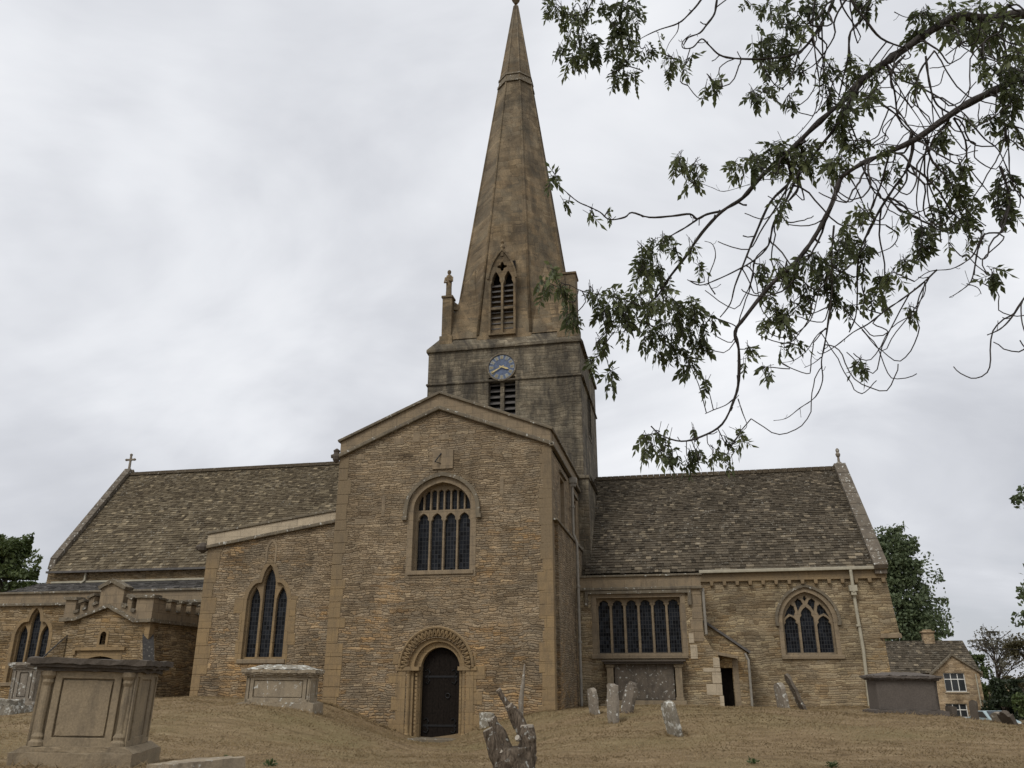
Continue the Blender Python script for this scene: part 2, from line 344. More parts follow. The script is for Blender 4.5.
class MB:
    """Collects faces; build() links them as ONE mesh object."""

    def __init__(self):
        self.v, self.f, self.r = [], [], []

    def add(self, vs, fs, rnd=None):
        o = len(self.v)
        self.v += [tuple(p) for p in vs]
        for f in fs:
            self.f.append(tuple(i + o for i in f))
            self.r.append(rnd)

    def box(self, x0, x1, y0, y1, z0, z1, F=None):
        F = F or (lambda a, b, c: (a, b, c))
        vs = [F(x, y, z) for x in (x0, x1) for y in (y0, y1) for z in (z0, z1)]
        self.add(vs, [(0, 1, 3, 2), (4, 6, 7, 5), (0, 4, 5, 1), (2, 3, 7, 6), (0, 2, 6, 4), (1, 5, 7, 3)])

    def prism(self, poly, F, d0, d1, holes=()):
        """Flat polygon (a, b) with holes, extruded from depth d0 to d1 through frame F(a, b, depth)."""
        loops = [list(poly)] + [list(h) for h in holes]
        flat = [p for lp in loops for p in lp]
        edges, o = [], 0
        for lp in loops:
            k = len(lp)
            edges += [(o + i, o + (i + 1) % k) for i in range(k)]
            o += k
        cv, _, cf, *_r = delaunay_2d_cdt([Vector(p) for p in flat], edges, [], 0, 1e-5)
        keep = []
        for t in cf:
            cx, cz = sum(cv[i].x for i in t) / 3, sum(cv[i].y for i in t) / 3
            if inside(cx, cz, loops[0]) and not any(inside(cx, cz, h) for h in loops[1:]):
                keep.append(t)
        cf = keep
        n = len(cv)
        self.add([F(p.x, p.y, d0) for p in cv] + [F(p.x, p.y, d1) for p in cv],
                 [tuple(t) for t in cf] + [tuple(i + n for i in reversed(t)) for t in cf])
        for lp in loops:
            k = len(lp)
            self.add([F(a, b, d0) for a, b in lp] + [F(a, b, d1) for a, b in lp],
                     [(i, (i + 1) % k, (i + 1) % k + k, i + k) for i in range(k)])

    def tube(self, pts, radii, sides=8, caps=True, smooth_len=None):
        pts = [Vector(p) for p in pts]
        if not isinstance(radii, (list, tuple)):
            radii = [radii] * len(pts)
        rings = []
        up = None
        for i, p in enumerate(pts):
            t = (pts[min(i + 1, len(pts) - 1)] - pts[max(i - 1, 0)])
            t = t.normalized() if t.length > 1e-9 else Vector((0, 0, 1))
            if up is None:
                up = t.orthogonal().normalized()
            else:
                up = up - t * up.dot(t)
                up = up.normalized() if up.length > 1e-6 else t.orthogonal().normalized()
            w = t.cross(up)
            rings.append([p + (up * math.cos(2 * math.pi * k / sides) + w * math.sin(2 * math.pi * k / sides)) * radii[i] for k in range(sides)])
        vs = [q for r in rings for q in r]
        fs = []
        for i in range(len(rings) - 1):
            for k in range(sides):
                k2 = (k + 1) % sides
                fs.append((i * sides + k, i * sides + k2, (i + 1) * sides + k2, (i + 1) * sides + k))
        if caps:
            fs.append(tuple(range(sides - 1, -1, -1)))
            fs.append(tuple((len(rings) - 1) * sides + k for k in range(sides)))
        self.add(vs, fs)

    def lathe(self, prof, c=(0, 0, 0), sides=16, sx=1.0, sy=1.0, rot=0.0):
        vs, fs = [], []
        for r, z in prof:
            for k in range(sides):
                a = 2 * math.pi * k / sides + rot
                vs.append((c[0] + r * math.cos(a) * sx, c[1] + r * math.sin(a) * sy, c[2] + z))
        for i in range(len(prof) - 1):
            for k in range(sides):
                k2 = (k + 1) % sides
                fs.append((i * sides + k, i * sides + k2, (i + 1) * sides + k2, (i + 1) * sides + k))
        fs.append(tuple(range(sides - 1, -1, -1)))
        fs.append(tuple((len(prof) - 1) * sides + k for k in range(sides)))
        self.add(vs, fs)

    def build(self, name, mat, parent=None, smooth=False, bevel=0.0, recalc=True, label=None, weather=0.0):
        me = bpy.data.meshes.new(name)
        me.from_pydata([tuple(map(float, p)) for p in self.v], [], self.f)
        if any(r is not None for r in self.r):
            at = me.attributes.new('rnd', 'FLOAT', 'FACE')
            at.data.foreach_set('value', [0.5 if r is None else r for r in self.r])
        if recalc:
            bm = bmesh.new()
            bm.from_mesh(me)
            bmesh.ops.remove_doubles(bm, verts=bm.verts, dist=1e-5)
            bmesh.ops.recalc_face_normals(bm, faces=bm.faces)
            if weather > 0:                         # chipped, uneven edges
                for _ in range(5):
                    long_e = [e for e in bm.edges if e.calc_length() > 0.09]
                    if not long_e or len(bm.verts) > 9000:
                        break
                    bmesh.ops.subdivide_edges(bm, edges=long_e, cuts=1, use_grid_fill=True)
                bmesh.ops.triangulate(bm, faces=[f for f in bm.faces if len(f.verts) > 4])
                sd = Vector((len(self.v) * 0.37, 1.3, 7.7))
                for v in bm.verts:
                    a_ = mnoise.noise_vector(v.co * 5.0 + sd) + mnoise.noise_vector(v.co * 17.0 + sd) * 0.6
                    edge_k = 1.6 if max((e.calc_face_angle(0.0) for e in v.link_edges), default=0.0) > 0.5 else 0.5
                    v.co += a_ * weather * edge_k
            bm.to_mesh(me)
            bm.free()
        me.materials.append(mat)
        if smooth:
            me.shade_smooth()
        o = bpy.data.objects.new(name, me)
        COL.objects.link(o)
        if parent is not None:
            o.parent = parent
        if bevel > 0:
            md = o.modifiers.new('bevel', 'BEVEL')
            md.width = bevel
            md.segments = 2
            md.limit_method = 'ANGLE'
        if label:
            o['label'] = label
        return o


def tag(o, label=None, cat=None, group=None, kind=None):
    for k, v in (('label', label), ('category', cat), ('group', group), ('kind', kind)):
        if v:
            o[k] = v
    return o


def thing(name, loc, rot=(0, 0, 0), label=None, cat=None, group=None):
    o = bpy.data.objects.new(name, None)
    o.empty_display_size = 0.3
    COL.objects.link(o)
    o.location = loc
    o.rotation_euler = rot
    return tag(o, label, cat, group)


def FY(y0):                       # wall facing -Y: a = x, b = z, depth goes into +Y
    return lambda a, b, d: (a, y0 + d, b)


def FX(x0):                       # wall facing +X: a = y, b = z, depth goes into -X
    return lambda a, b, d: (x0 - d, a, b)


def FW(x0):                       # wall facing -X: depth goes into +X
    return lambda a, b, d: (x0 + d, a, b)


def offset_poly(poly, d):
    """Offset a closed ccw (a, b) polygon outward by d."""
    n = len(poly)
    area = sum(poly[i][0] * poly[(i + 1) % n][1] - poly[(i + 1) % n][0] * poly[i][1] for i in range(n))
    sg = 1.0 if area > 0 else -1.0
    out = []
    for i in range(n):
        p0, p1, p2 = Vector(poly[i - 1]), Vector(poly[i]), Vector(poly[(i + 1) % n])
        e1, e2 = (p1 - p0).normalized(), (p2 - p1).normalized()
        n1, n2 = Vector((e1.y, -e1.x)) * sg, Vector((e2.y, -e2.x)) * sg
        b = n1 + n2
        if b.length < 1e-6:
            b = n1
        b.normalize()
        q = p1 + b * (d / max(0.35, b.dot(n1)))
        out.append((q.x, q.y))
    return out


def offset_line(pts, d):
    """Offset an open polyline to its left by d."""
    out = []
    n = len(pts)
    for i in range(n):
        p = Vector(pts[i])
        es = []
        if i > 0:
            es.append((p - Vector(pts[i - 1])).normalized())
        if i < n - 1:
            es.append((Vector(pts[i + 1]) - p).normalized())
        ns = [Vector((-e.y, e.x)) for e in es]
        b = sum(ns, Vector((0, 0))).normalized()
        q = p + b * (d / max(0.4, b.dot(ns[0])))
        out.append((q.x, q.y))
    return out


def arch(cx, w, z0, zs, za, kind='pointed', n=10):
    """Closed ccw opening: straight jambs from z0 to spring zs, arched head with apex za."""
    h = w / 2
    rise = za - zs
    pts = [(cx - h, z0), (cx + h, z0)]
    right = []
    for i in range(n + 1):
        t = i / n
        if kind == 'round':
            a = t * math.pi / 2
            right.append((cx + h * math.cos(a), zs + rise * math.sin(a)))
        elif kind == 'pointed':
            # circular arc from (h,0) to (0,rise), centred on the spring line
            c = (h * h - rise * rise) / (2 * h)
            r = h - c
            a0, a1 = 0.0, math.atan2(rise, -c)
            a = a0 + (a1 - a0) * t
            right.append((cx + c + r * math.cos(a), zs + r * math.sin(a)))
        else:                     # depressed four-centred arch
            a = t * math.pi / 2
            x = h * math.cos(a) ** 0.85
            right.append((cx + x, zs + rise * (0.82 * math.sin(a) ** 0.9 + 0.18 * (1 - x / h))))
    pts += right
    pts += [(2 * cx - x, z) for x, z in reversed(right[:-1])]
    return pts


def cusped(cx, w, z0, zs, za, n=16):
    """A light with a trefoil-ish cusped head."""
    base = arch(cx, w, z0, zs, za, 'pointed', n)
    out = []
    for x, z in base:
        if z > zs + 1e-4:
            t = (z - zs) / (za - zs)
            k = 1.0 - 0.2 * math.exp(-((t - 0.34) / 0.13) ** 2)
            x = cx + (x - cx) * k
        out.append((x, z))
    return out


def circle(cx, cz, rx, rz=None, n=14):
    rz = rz or rx
    return [(cx + rx * math.cos(2 * math.pi * i / n), cz + rz * math.sin(2 * math.pi * i / n)) for i in range(n)]


def molding(mb, pts, F, width, proj, inset=0.03):
    """A square moulding following an open polyline on a wall; width grows to the left of the path."""
    a, b = list(pts), offset_line(pts, width)
    for i in range(len(pts) - 1):
        q = [a[i], a[i + 1], b[i + 1], b[i]]
        vs = [F(x, z, -proj) for x, z in q] + [F(x, z, inset) for x, z in q]
        fs = [(0, 1, 2, 3), (7, 6, 5, 4), (0, 4, 5, 1), (2, 6, 7, 3)]
        if i == 0:
            fs.append((0, 3, 7, 4))
        if i == len(pts) - 2:
            fs.append((1, 5, 6, 2))
        mb.add(vs, fs)


rng = random.Random(11)


def quoins(mb, F, corner, sgn, z0, z1, wmin=0.3, wmax=0.55, proud=0.012, depth=0.3):
    """Long-and-short corner stones on one face; sgn tells which way they run from the corner."""
    z = z0
    k = 0
    while z < z1 - 0.05:
        h = min(rng.uniform(0.3, 0.6), z1 - z)
        w = rng.uniform(wmin, wmin + 0.14) if rng.random() < 0.5 else rng.uniform(wmax - 0.16, wmax)
        a0, a1 = sorted((corner, corner + sgn * w))
        q = [(a0, z + 0.006), (a1, z + 0.006), (a1, z + h - 0.006), (a0, z + h - 0.006)]
        mb.prism(q, F, -proud - rng.uniform(0, 0.006), depth)
        z += h
        k += 1


def slates(mb, p0, along, up, length, slope, e0=0.24, e1=0.14, wmin=0.18, wmax=0.42, lift=0.035, seed=1, clip=None):
    """Individual stone slates laid in diminishing courses from the eaves (p0) up the slope."""
    rr = random.Random(seed)
    A, U = Vector(along).normalized(), Vector(up).normalized()
    N = A.cross(U).normalized()
    if N.z < 0:
        N = -N
    p0 = Vector(p0)
    s = 0.0
    row = 0
    while s < slope - 0.02:
        e = e0 + (e1 - e0) * (s / slope)
        x = -rr.uniform(0, wmax)
        lo, hi = 0.0, length
        if clip:
            lo, hi = clip(s / slope)
        while x < hi:
            w = rr.uniform(wmin, wmax) * (1.0 - 0.3 * s / slope)
            x0, x1 = max(x, lo), min(x + w - 0.006, hi)
            x += w
            if x1 - x0 < 0.03:
                continue
            dz = rr.uniform(-0.012, 0.012)
            s0, s1 = s - rr.uniform(0, 0.02) + dz, min(s + e * 1.25, slope)
            th = lift * rr.uniform(0.7, 1.35)
            t1 = rr.uniform(-0.006, 0.006)
            b0 = p0 + A * x0 + U * s0
            b1 = p0 + A * x1 + U * (s0 + rr.uniform(-0.01, 0.01))
            c1 = p0 + A * x1 + U * s1
            c0 = p0 + A * x0 + U * s1
            v = [b0 + N * (th + t1), b1 + N * (th - t1), c1 + N * 0.004, c0 + N * 0.004, b0 + N * (th - 0.03), b1 + N * (th - 0.03)]
            v += [c1 - N * 0.02, c0 - N * 0.02]
            mb.add(v, [(0, 1, 2, 3), (4, 5, 1, 0), (0, 3, 7, 4), (1, 5, 6, 2)], rr.random())
        s += e
        row += 1


# ------------------------------------------------------------------ ground
GP = [  # x, y, z height samples of the churchyard
    (0, -0.4, -0.14), (0.4, -1.4, -0.12), (-0.7, -0.3, -0.1), (0.6, -0.3, -0.06), (1, -3.2, -0.02), (1.4, -6, 0.14), (2.2, -9, 0.26), (3.2, -12, 0.4), (4, -15.3, 0.5),
    (-1.3, -0.2, 0.12), (-2.4, -0.2, 0.55), (-3.9, 0, 0.97), (-6, 0, 1.08), (-8.8, 0, 1.1), (-2.2, -2.4, 0.62), (-3.6, -3.5, 0.95), (-1.2, -5.2, 0.62),
    (1.5, -0.2, 0.33), (2.5, -0.2, 0.58), (3.7, -0.1, 0.76), (3, -2.2, 0.6), (4.2, -4, 0.72), (4, 3, 0.76), (8, 5, 0.79), (4.2, 5, 0.79), (9.5, 5.5, 0.74), (12, 7, 0.7), (15.5, 7, 0.68),
    (-1.3, -8, 1.08), (-2.6, -8.6, 1.08), (-0.3, -8.6, 0.95), (-8, -8.4, 1.03), (-12, -9, 1.05), (-12, -3, 1.03), (-13, 1, 1.0), (-20, 4, 0.93), (-20, -6, 1.0),
    (1, -17.6, 0.69), (0.2, -17.4, 0.7), (2.2, -17.3, 0.7), (2.7, -18, 0.68), (-1, -16.4, 0.62), (-3, -13, 0.78), (-6, -17, 0.75), (0.5, -13, 0.6),
    (5.5, -5.0, 0.86), (6.2, -7.7, 0.82), (7.5, -10.5, 0.72), (8, -14.5, 0.55), (5.8, -17, 0.5), (7.84, -21, 0.28), (7.84, -26.8, 0.0), (4, -24, 0.2), (12, -23, 0.3),
    (10.2, -2.8, 0.87), (10.8, -2.2, 0.87), (12.6, -5.2, 0.93), (12.2, -3.4, 0.93), (13.9, -3.1, 0.83), (15.4, -2.8, 0.66), (16.3, -2.6, 0.5), (14.6, -4.4, 0.72), (12, -13.7, 0.55), (16, -10, 0.55),
    (18, 2, 0.15), (19, 8, -0.3), (22, 15, -1.0), (26, 30, -1.6), (30, 10, -1.2), (27, -2, -0.3), (40, 40, -2), (60, 60, -2), (60, 0, -1.5), (60, -60, -0.5),
    (-40, 25, 0.6), (-60, 60, 0.3), (-60, 0, 0.6), (-60, -60, 0.2), (0, 60, 0.0), (0, 30, 0.5), (20, -40, 0.0), (0, -60, 0.0), (14, -18.5, 0.45),
]
_gp = np.array(GP, float)


def _phi(r2):
    return 0.5 * r2 * np.log(r2 + 1e-9)


def _fit():
    n = len(_gp)
    d = _gp[:, None, :2] - _gp[None, :, :2]
    K = _phi((d ** 2).sum(-1)) + np.eye(n) * 0.15
    Pm = np.c_[np.ones(n), _gp[:, :2]]
    A = np.block([[K, Pm], [Pm.T, np.zeros((3, 3))]])
    return np.linalg.solve(A, np.r_[_gp[:, 2], np.zeros(3)])


_w = _fit()


def ground_np(x, y):
    x = np.clip(np.asarray(x, float), -60, 60)
    y = np.clip(np.asarray(y, float), -60, 60)
    d2 = (x[..., None] - _gp[:, 0]) ** 2 + (y[..., None] - _gp[:, 1]) ** 2
    n = len(_gp)
    z = _phi(d2) @ _w[:n] + _w[n] + _w[n + 1] * x + _w[n + 2] * y
    bump = 0.035 * np.sin(x * 1.7 + 0.8 * np.sin(y * 0.9)) * np.sin(y * 1.3 + 0.5 * np.sin(x * 1.1)) + 0.02 * np.sin(x * 3.9 + y * 2.1) * np.sin(y * 3.3 - x * 1.2)
    return z + bump


def gz(x, y):
    return float(ground_np(np.array([x]), np.array([y]))[0])


def ticks(lo, hi):
    near = np.arange(lo, hi + 0.001, 0.3)
    far1 = lo - np.cumsum(1.0 * 1.17 ** np.arange(34))
    far2 = hi + np.cumsum(1.0 * 1.17 ** np.arange(34))
    return np.r_[far1[::-1], near, far2]


FRINGE = [(0.9, -17.5, 0.75), (-1.3, -7.9, 0.95), (12.65, -5.1, 0.8), (5.47, -4.83, 0.2), (6.18, -7.75, 0.2), (6.36, -6.2, 0.25), (7.53, -10.55, 0.22), (10.22, -2.85, 0.25), (10.8, -2.25, 0.25),
          (14.4, -4.03, 0.2), (15.06, -3.9, 0.2), (14.92, -4.95, 0.2), (5.86, -16.98, 0.4), (2.5, -17.85, 0.4), (-7.8, -8.4, 0.5), (13.62, -5.1, 0.15), (1.72, -0.55, 0.25)]


def ground_material():
    m, nt = new_mat('dry_mown_grass')
    obj = node(nt, 'TexCoord').outputs['Object']
    big = tex_noise(nt, obj, 0.35, 5.0, 0.6)
    mp = node(nt, 'Mapping', {'Vector': obj, 'Scale': (1.0, 2.6, 1.0), 'Rotation': (0, 0, 0.25)}).outputs[0]
    sw = tex_noise(nt, mp, 1.6, 7.0, 0.7, 0.8)
    col = ramp(nt, sw, [(0.3, (0.085, 0.058, 0.031)), (0.43, (0.16, 0.114, 0.063)), (0.55, (0.208, 0.151, 0.086)), (0.7, (0.27, 0.205, 0.124))])
    col = mixc(nt, ramp(nt, big, [(0.45, 0.0), (0.68, 0.6)]), col, (0.155, 0.13, 0.06))
    gr = tex_noise(nt, obj, 30.0, 5.0, 0.75)
    col = mixc(nt, 1.0, col, ramp(nt, gr, [(0.3, 0.66), (0.7, 1.32)]), 'MULTIPLY')
    h = math_(nt, 'ADD', math_(nt, 'MULTIPLY', sw, 1.2), math_(nt, 'MULTIPLY', gr, 0.25))
    finish(nt, col, 0.95, h, 0.6, 0.05, 0.1)
    return m


def blade_material():
    m, nt = new_mat('dry_grass_blades')
    at = node(nt, 'Attribute', {}, attribute_name='rnd').outputs['Fac']
    col = ramp(nt, at, [(0.0, (0.075, 0.054, 0.027)), (0.3, (0.13, 0.094, 0.05)), (0.6, (0.178, 0.13, 0.073)), (0.85, (0.225, 0.17, 0.1)), (1.0, (0.3, 0.235, 0.145))])
    up = node(nt, 'CombineXYZ', {0: 0.0, 1: 0.0, 2: 1.0}).outputs[0]
    dn = node(nt, 'CombineXYZ', {0: 0.0, 1: 0.0, 2: -1.0}).outputs[0]
    p = node(nt, 'BsdfDiffuse', {'Color': col, 'Normal': up})
    t = node(nt, 'BsdfTranslucent', {'Color': col, 'Normal': dn})
    node(nt, 'OutputMaterial', {'Surface': node(nt, 'AddShader', {0: p.outputs[0], 1: t.outputs[0]}).outputs[0]})
    return m


def build_ground():
    xs, ys = ticks(-24.0, 26.0), ticks(-29.0, 12.0)
    X, Y = np.meshgrid(xs, ys)
    Z = ground_np(X, Y)
    nx = len(xs)
    vs = np.c_[X.ravel(), Y.ravel(), Z.ravel()]
    fs = [(j * nx + i, j * nx + i + 1, (j + 1) * nx + i + 1, (j + 1) * nx + i) for j in range(len(ys) - 1) for i in range(nx - 1)]
    mb = MB()
    mb.v = [tuple(p) for p in vs]
    mb.f = fs
    mb.r = [None] * len(fs)
    g = mb.build('ground', ground_material(), smooth=True, recalc=False)
    tag(g, kind='structure')
    # short dry blades over the part of the churchyard that is close enough to show them
    r = np.random.default_rng(3)
    n = 150000
    dist = 8.0 + 24.0 * r.random(n) ** 1.25
    ang = R(11.5) + (r.random(n) - 0.5) * R(76)
    bx, by = 7.84 - np.sin(ang) * dist, -26.8 + np.cos(ang) * dist
    inside = ((by > -0.1) & (bx > -9) & (bx < 3.9)) | ((by > 5.0) & (bx > 3.5) & (bx < 16)) | ((by > 0.9) & (bx < -8.5))
    keep = ~inside
    bx, by, dist = bx[keep], by[keep], dist[keep]
    n = len(bx)
    bz = ground_np(bx, by)
    clump = 0.5 + 0.5 * np.sin(bx * 2.3 + np.sin(by * 1.9) * 2) * np.sin(by * 2.9 + np.sin(bx * 1.3) * 2)
    hgt = (0.008 + 0.02 * r.random(n)) * (0.75 + 0.5 * clump) * (0.75 + dist / 40.0)
    # longer unmown fringe round the foot of stones and walls
    ex, ey = [], []
    for fx, fy, fr in FRINGE:
        k = int(260 * fr)
        a_ = r.random(k) * 2 * np.pi
        q_ = fr * (0.75 + 0.4 * r.random(k))
        ex.append(fx + q_ * np.cos(a_))
        ey.append(fy + q_ * np.sin(a_))
    for (ax_, ay_), (bx_, by_) in (((-8.8, 0.12), (-3.95, 0.12)), ((-3.95, -0.08), (-1.35, -0.08)), ((1.15, -0.08), (3.75, -0.08)), ((3.86, 5.1), (8.4, 5.1)), ((10.0, 6.9), (15.4, 6.9))):
        k = int(220 * math.hypot(bx_ - ax_, by_ - ay_))
        t_ = r.random(k)
        ex.append(ax_ + (bx_ - ax_) * t_)
        ey.append(ay_ + (by_ - ay_) * t_ - 0.12 * r.random(k))
    ex, ey = np.concatenate(ex), np.concatenate(ey)
    bx, by, bz = np.r_[bx, ex], np.r_[by, ey], np.r_[bz, ground_np(ex, ey)]
    dist = np.r_[dist, np.hypot(ex - 7.84, ey + 26.8)]
    hgt = np.r_[hgt, 0.03 + 0.07 * r.random(len(ex))]
    n = len(bx)
    wid = 0.004 + 0.0006 * dist
    th = r.random(n) * 2 * np.pi
    lean = 0.8 + 2.2 * r.random(n)
    dirx = np.cos(th)
    diry = np.sin(th)
    la = r.random(n) * 2 * np.pi
    V = np.empty((n, 3, 3))
    V[:, 0] = np.c_[bx - dirx * wid, by - diry * wid, bz - 0.01]
    V[:, 1] = np.c_[bx + dirx * wid, by + diry * wid, bz - 0.01]
    V[:, 2] = np.c_[bx + np.cos(la) * hgt * lean, by + np.sin(la) * hgt * lean, bz + hgt]
    me = bpy.data.meshes.new('grass')
    me.vertices.add(3 * n)
    me.vertices.foreach_set('co', V.ravel())
    me.loops.add(3 * n)
    me.loops.foreach_set('vertex_index', np.arange(3 * n, dtype=np.int32))
    me.polygons.add(n)
    me.polygons.foreach_set('loop_start', np.arange(0, 3 * n, 3, dtype=np.int32))
    me.polygons.foreach_set('loop_total', np.full(n, 3, dtype=np.int32))
    at = me.attributes.new('rnd', 'FLOAT', 'FACE')
    patch = 0.5 + 0.5 * np.sin(bx * 0.9 + 1.3 * np.sin(by * 0.7)) * np.sin(by * 1.7 + 0.9 * np.sin(bx * 0.8))
    at.data.foreach_set('value', np.clip(0.5 * r.random(n) + 0.5 * patch, 0, 1).astype(np.float32))
    me.update()
    me.validate()
    me.materials.append(blade_material())
    o = bpy.data.objects.new('grass', me)
    COL.objects.link(o)
    tag(o, 'short dry straw-coloured grass of the churchyard', 'grass', kind='stuff')


build_ground()

# ------------------------------------------------------------------ the church
church = thing('church', (0, 0, 0), label='large limestone village church with a tall spire, clock and stone slate roofs', cat='church')


def window(F, outline, lights, glass='glass', frame_mat='ashlar', surround=0.2, depth=0.2, ft=0.14, ring_mat='ashlar', hood=None, hood_w=0.11,
           hood_p=0.1, sill=None, name='window', ring=True):
    """Stone tracery (the part) with leaded glazing, hood mould and sill as its sub-parts."""
    mb = MB()
    mb.prism(offset_poly(outline, 0.012), F, depth, depth + ft, lights)
    # chamfer-like thinner front order so that the tracery is not one flat sheet
    mb.prism(offset_poly(outline, 0.012), F, depth + 0.03, depth + ft + 0.05, [offset_poly(l, -0.012) for l in lights])
    if ring:
        mb.prism(offset_poly(outline, surround), F, -0.01, 0.45, [outline])
    w = mb.build(name, M[frame_mat], church)
    g = MB()
    g.prism(offset_poly(outline, 0.01), F, depth + ft - 0.02, depth + ft + 0.02)
    g.build('glazing', M[glass], w)
    if hood:
        h = MB()
        molding(h, hood, F, hood_w, hood_p)
        h.build('hood_mould', M['coping'], w)
    if sill:
        s = MB()
        a0, a1, z0, z1, p = sill
        s.prism([(a0, z0), (a1, z0), (a1, z1), (a0, z1)], F, -p, 0.3)
        s.build('sill', M['ashlar'], w, bevel=0.015)
    return w


def stepped(cx, z0, hw, zs, za, hc, zm, zt):
    """Outline hugging three stepped lancets: low side arches and a taller middle one."""
    r = [(hw, z0), (hw, zs), (hw * 0.93, zs + (za - zs) * 0.45), (hw * 0.78, zs + (za - zs) * 0.82), (hw * 0.62, za), (hc, za + 0.03), (hc * 0.96, zm), (hc * 0.72, zm + (zt - zm) * 0.5), (hc * 0.38, zm + (zt - zm) * 0.82)]
    return [(cx + a, b) for a, b in r] + [(cx, zt)] + [(cx - a, b) for a, b in reversed(r)]


def arch_head(poly, z):
    """The part of a closed opening above z, as an open polyline running left to right over the top."""
    up = [p for p in poly if p[1] >= z - 1e-6]
    return sorted(up, key=lambda p: p[0])


T0, TX0, TX1, TY1 = 0.0, -3.92, 3.74, 7.8
F0 = FY(T0)

# ---- south transept: openings
four = arch(-0.06, 2.02, 5.1, 7.15, 8.12, 'depressed', 12)
door_in = arch(-0.02, 1.3, -0.4, 2.03, 2.68, 'round', 12)
door_out = arch(-0.1, 2.0, -0.5, 2.03, 3.02, 'round', 12)
front = MB()
front.prism([(TX0, -0.6), (TX1, -0.6), (TX1, 9.28), (-0.25, 10.87), (TX0, 9.25)], F0, 0.0, 0.7, [offset_poly(four, 0.1), offset_poly(door_out, -0.05)])
front.build('transept_wall', M['rubble'], church)
side = MB()
e1 = [(2.0, 6.95), (3.05, 6.95), (3.05, 8.6), (2.0, 8.6)]
e2 = [(5.35, 6.9), (6.45, 6.9), (6.45, 8.55), (5.35, 8.55)]
FE = FX(TX1)
side.prism([(0.7, -0.6), (TY1, -0.6), (TY1, 9.28), (0.7, 9.28)], FE, 0.0, 0.7, [offset_poly(e1, 0.05), offset_poly(e2, 0.05)])
side.prism([(0.62, -0.6), (TY1, -0.6), (TY1, 6.7), (0.62, 6.7)], FE, -0.1, 0.02)
side.build('transept_wall', M['rubble'], church)
side = MB()
side.prism([(0.7, -0.6), (TY1, -0.6), (TY1, 9.25), (0.7, 9.25)], FW(TX0), 0.0, 0.7)
side.build('transept_wall', M['rubble'], church)
# quoins
q = MB()
quoins(q, F0, TX1 + 0.013, -1, 0.5, 9.2)
quoins(q, FE, -0.012, 1, 0.5, 9.2, 0.25, 0.45)
q.build('corner_stones', M['ashlar_ochre'], church, bevel=0.012)
q = MB()
quoins(q, F0, TX0 - 0.004, 1, 0.7, 9.2, 0.32, 0.62)
q.build('corner_stones', M['ashlar_ochre'], church, bevel=0.012)
for (x0, x1, z0, z1) in [(-1.9, -1.55, 9.55, 9.8), (-1.2, -0.95, 9.62, 9.95), (-0.25, 0.12, 9.64, 9.84), (1.96, 2.1, 7.6, 8.2), (-2.24, -2.12, 7.0, 7.7), (-3.3, -3.0, 9.08, 9.25), (-3.2, -2.75, 6.75, 6.95)]:
    ps = MB()
    ps.prism([(x0, z0), (x1, z0), (x1, z1), (x0, z1)], F0, -0.012, 0.2)
    ps.build('dressed_stone', M['ashlar'], church, bevel=0.01)
# parapet: ashlar band following the gable, string below, coping above
SL = [(TX0, 9.25), (-0.25, 10.87), (TX1, 9.3)]
pb = MB()
pb.prism([(TX0, 9.25), (-0.25, 10.87), (TX1, 9.3), (TX1, 9.78), (-0.25, 11.36), (TX0, 9.76)], FY(-0.02), 0.0, 0.4)
pb.prism([(0.38, 9.28), (TY1, 9.28), (TY1, 9.78), (0.38, 9.78)], FX(TX1 + 0.02), 0.0, 0.4)
pb.prism([(0.38, 9.25), (TY1, 9.25), (TY1, 9.76), (0.38, 9.76)], FW(TX0 - 0.02), 0.0, 0.4)
par = pb.build('transept_parapet', M['ashlar'], church)
cp = MB()
molding(cp, [(TX0 - 0.07, 9.74), (-0.25, 11.35), (TX1 + 0.07, 9.76)], FY(-0.02), 0.1, 0.09, 0.5)
cp.prism([(0.49, 9.762), (TY1, 9.762), (TY1, 9.862), (0.49, 9.862)], FX(TX1 + 0.02), -0.09, 0.49)
cp.prism([(0.49, 9.74), (TY1, 9.74), (TY1, 9.84), (0.49, 9.84)], FW(TX0 - 0.02), -0.09, 0.49)
cp.build('coping', M['coping'], par, bevel=0.02)
st = MB()
molding(st, [(TX0 - 0.09, 9.13), (-0.25, 10.75), (TX1 + 0.09, 9.18)], F0, 0.14, 0.13)
st.prism([(-0.13, 9.17), (TY1, 9.17), (TY1, 9.3), (-0.13, 9.3)], FE, -0.13, 0.03)
st.build('string_course', M['coping'], par, bevel=0.03)
st = MB()
st.prism([(0.1, 6.68), (TY1, 6.68), (TY1, 6.82), (0.1, 6.75)], FE, -0.17, 0.03)
st.build('string_course', M['coping'], church, bevel=0.02)
rf = MB()
for a, b in (((TX0, 9.2), (-0.25, 10.7)), ((-0.25, 10.7), (TX1, 9.22))):
    rf.prism([a, b, (b[0], b[1] - 0.12), (a[0], a[1] - 0.12)], F0, 0.35, TY1)
rf.build('transept_roof', M['lead'], church)
gb = MB()
gb.lathe([(0.05, -0.1), (0.13, 0.0), (0.15, 0.12), (0.1, 0.26), (0.13, 0.34), (0.03, 0.42)], (TX0 - 0.12, -0.05, 9.1), 8)
gb.tube([(TX0 - 0.1, -0.05, 9.25), (TX0 - 0.3, -0.12, 9.22)], [0.11, 0.06], 6)
gb.build('gargoyle', M['tomb_dark'], church)

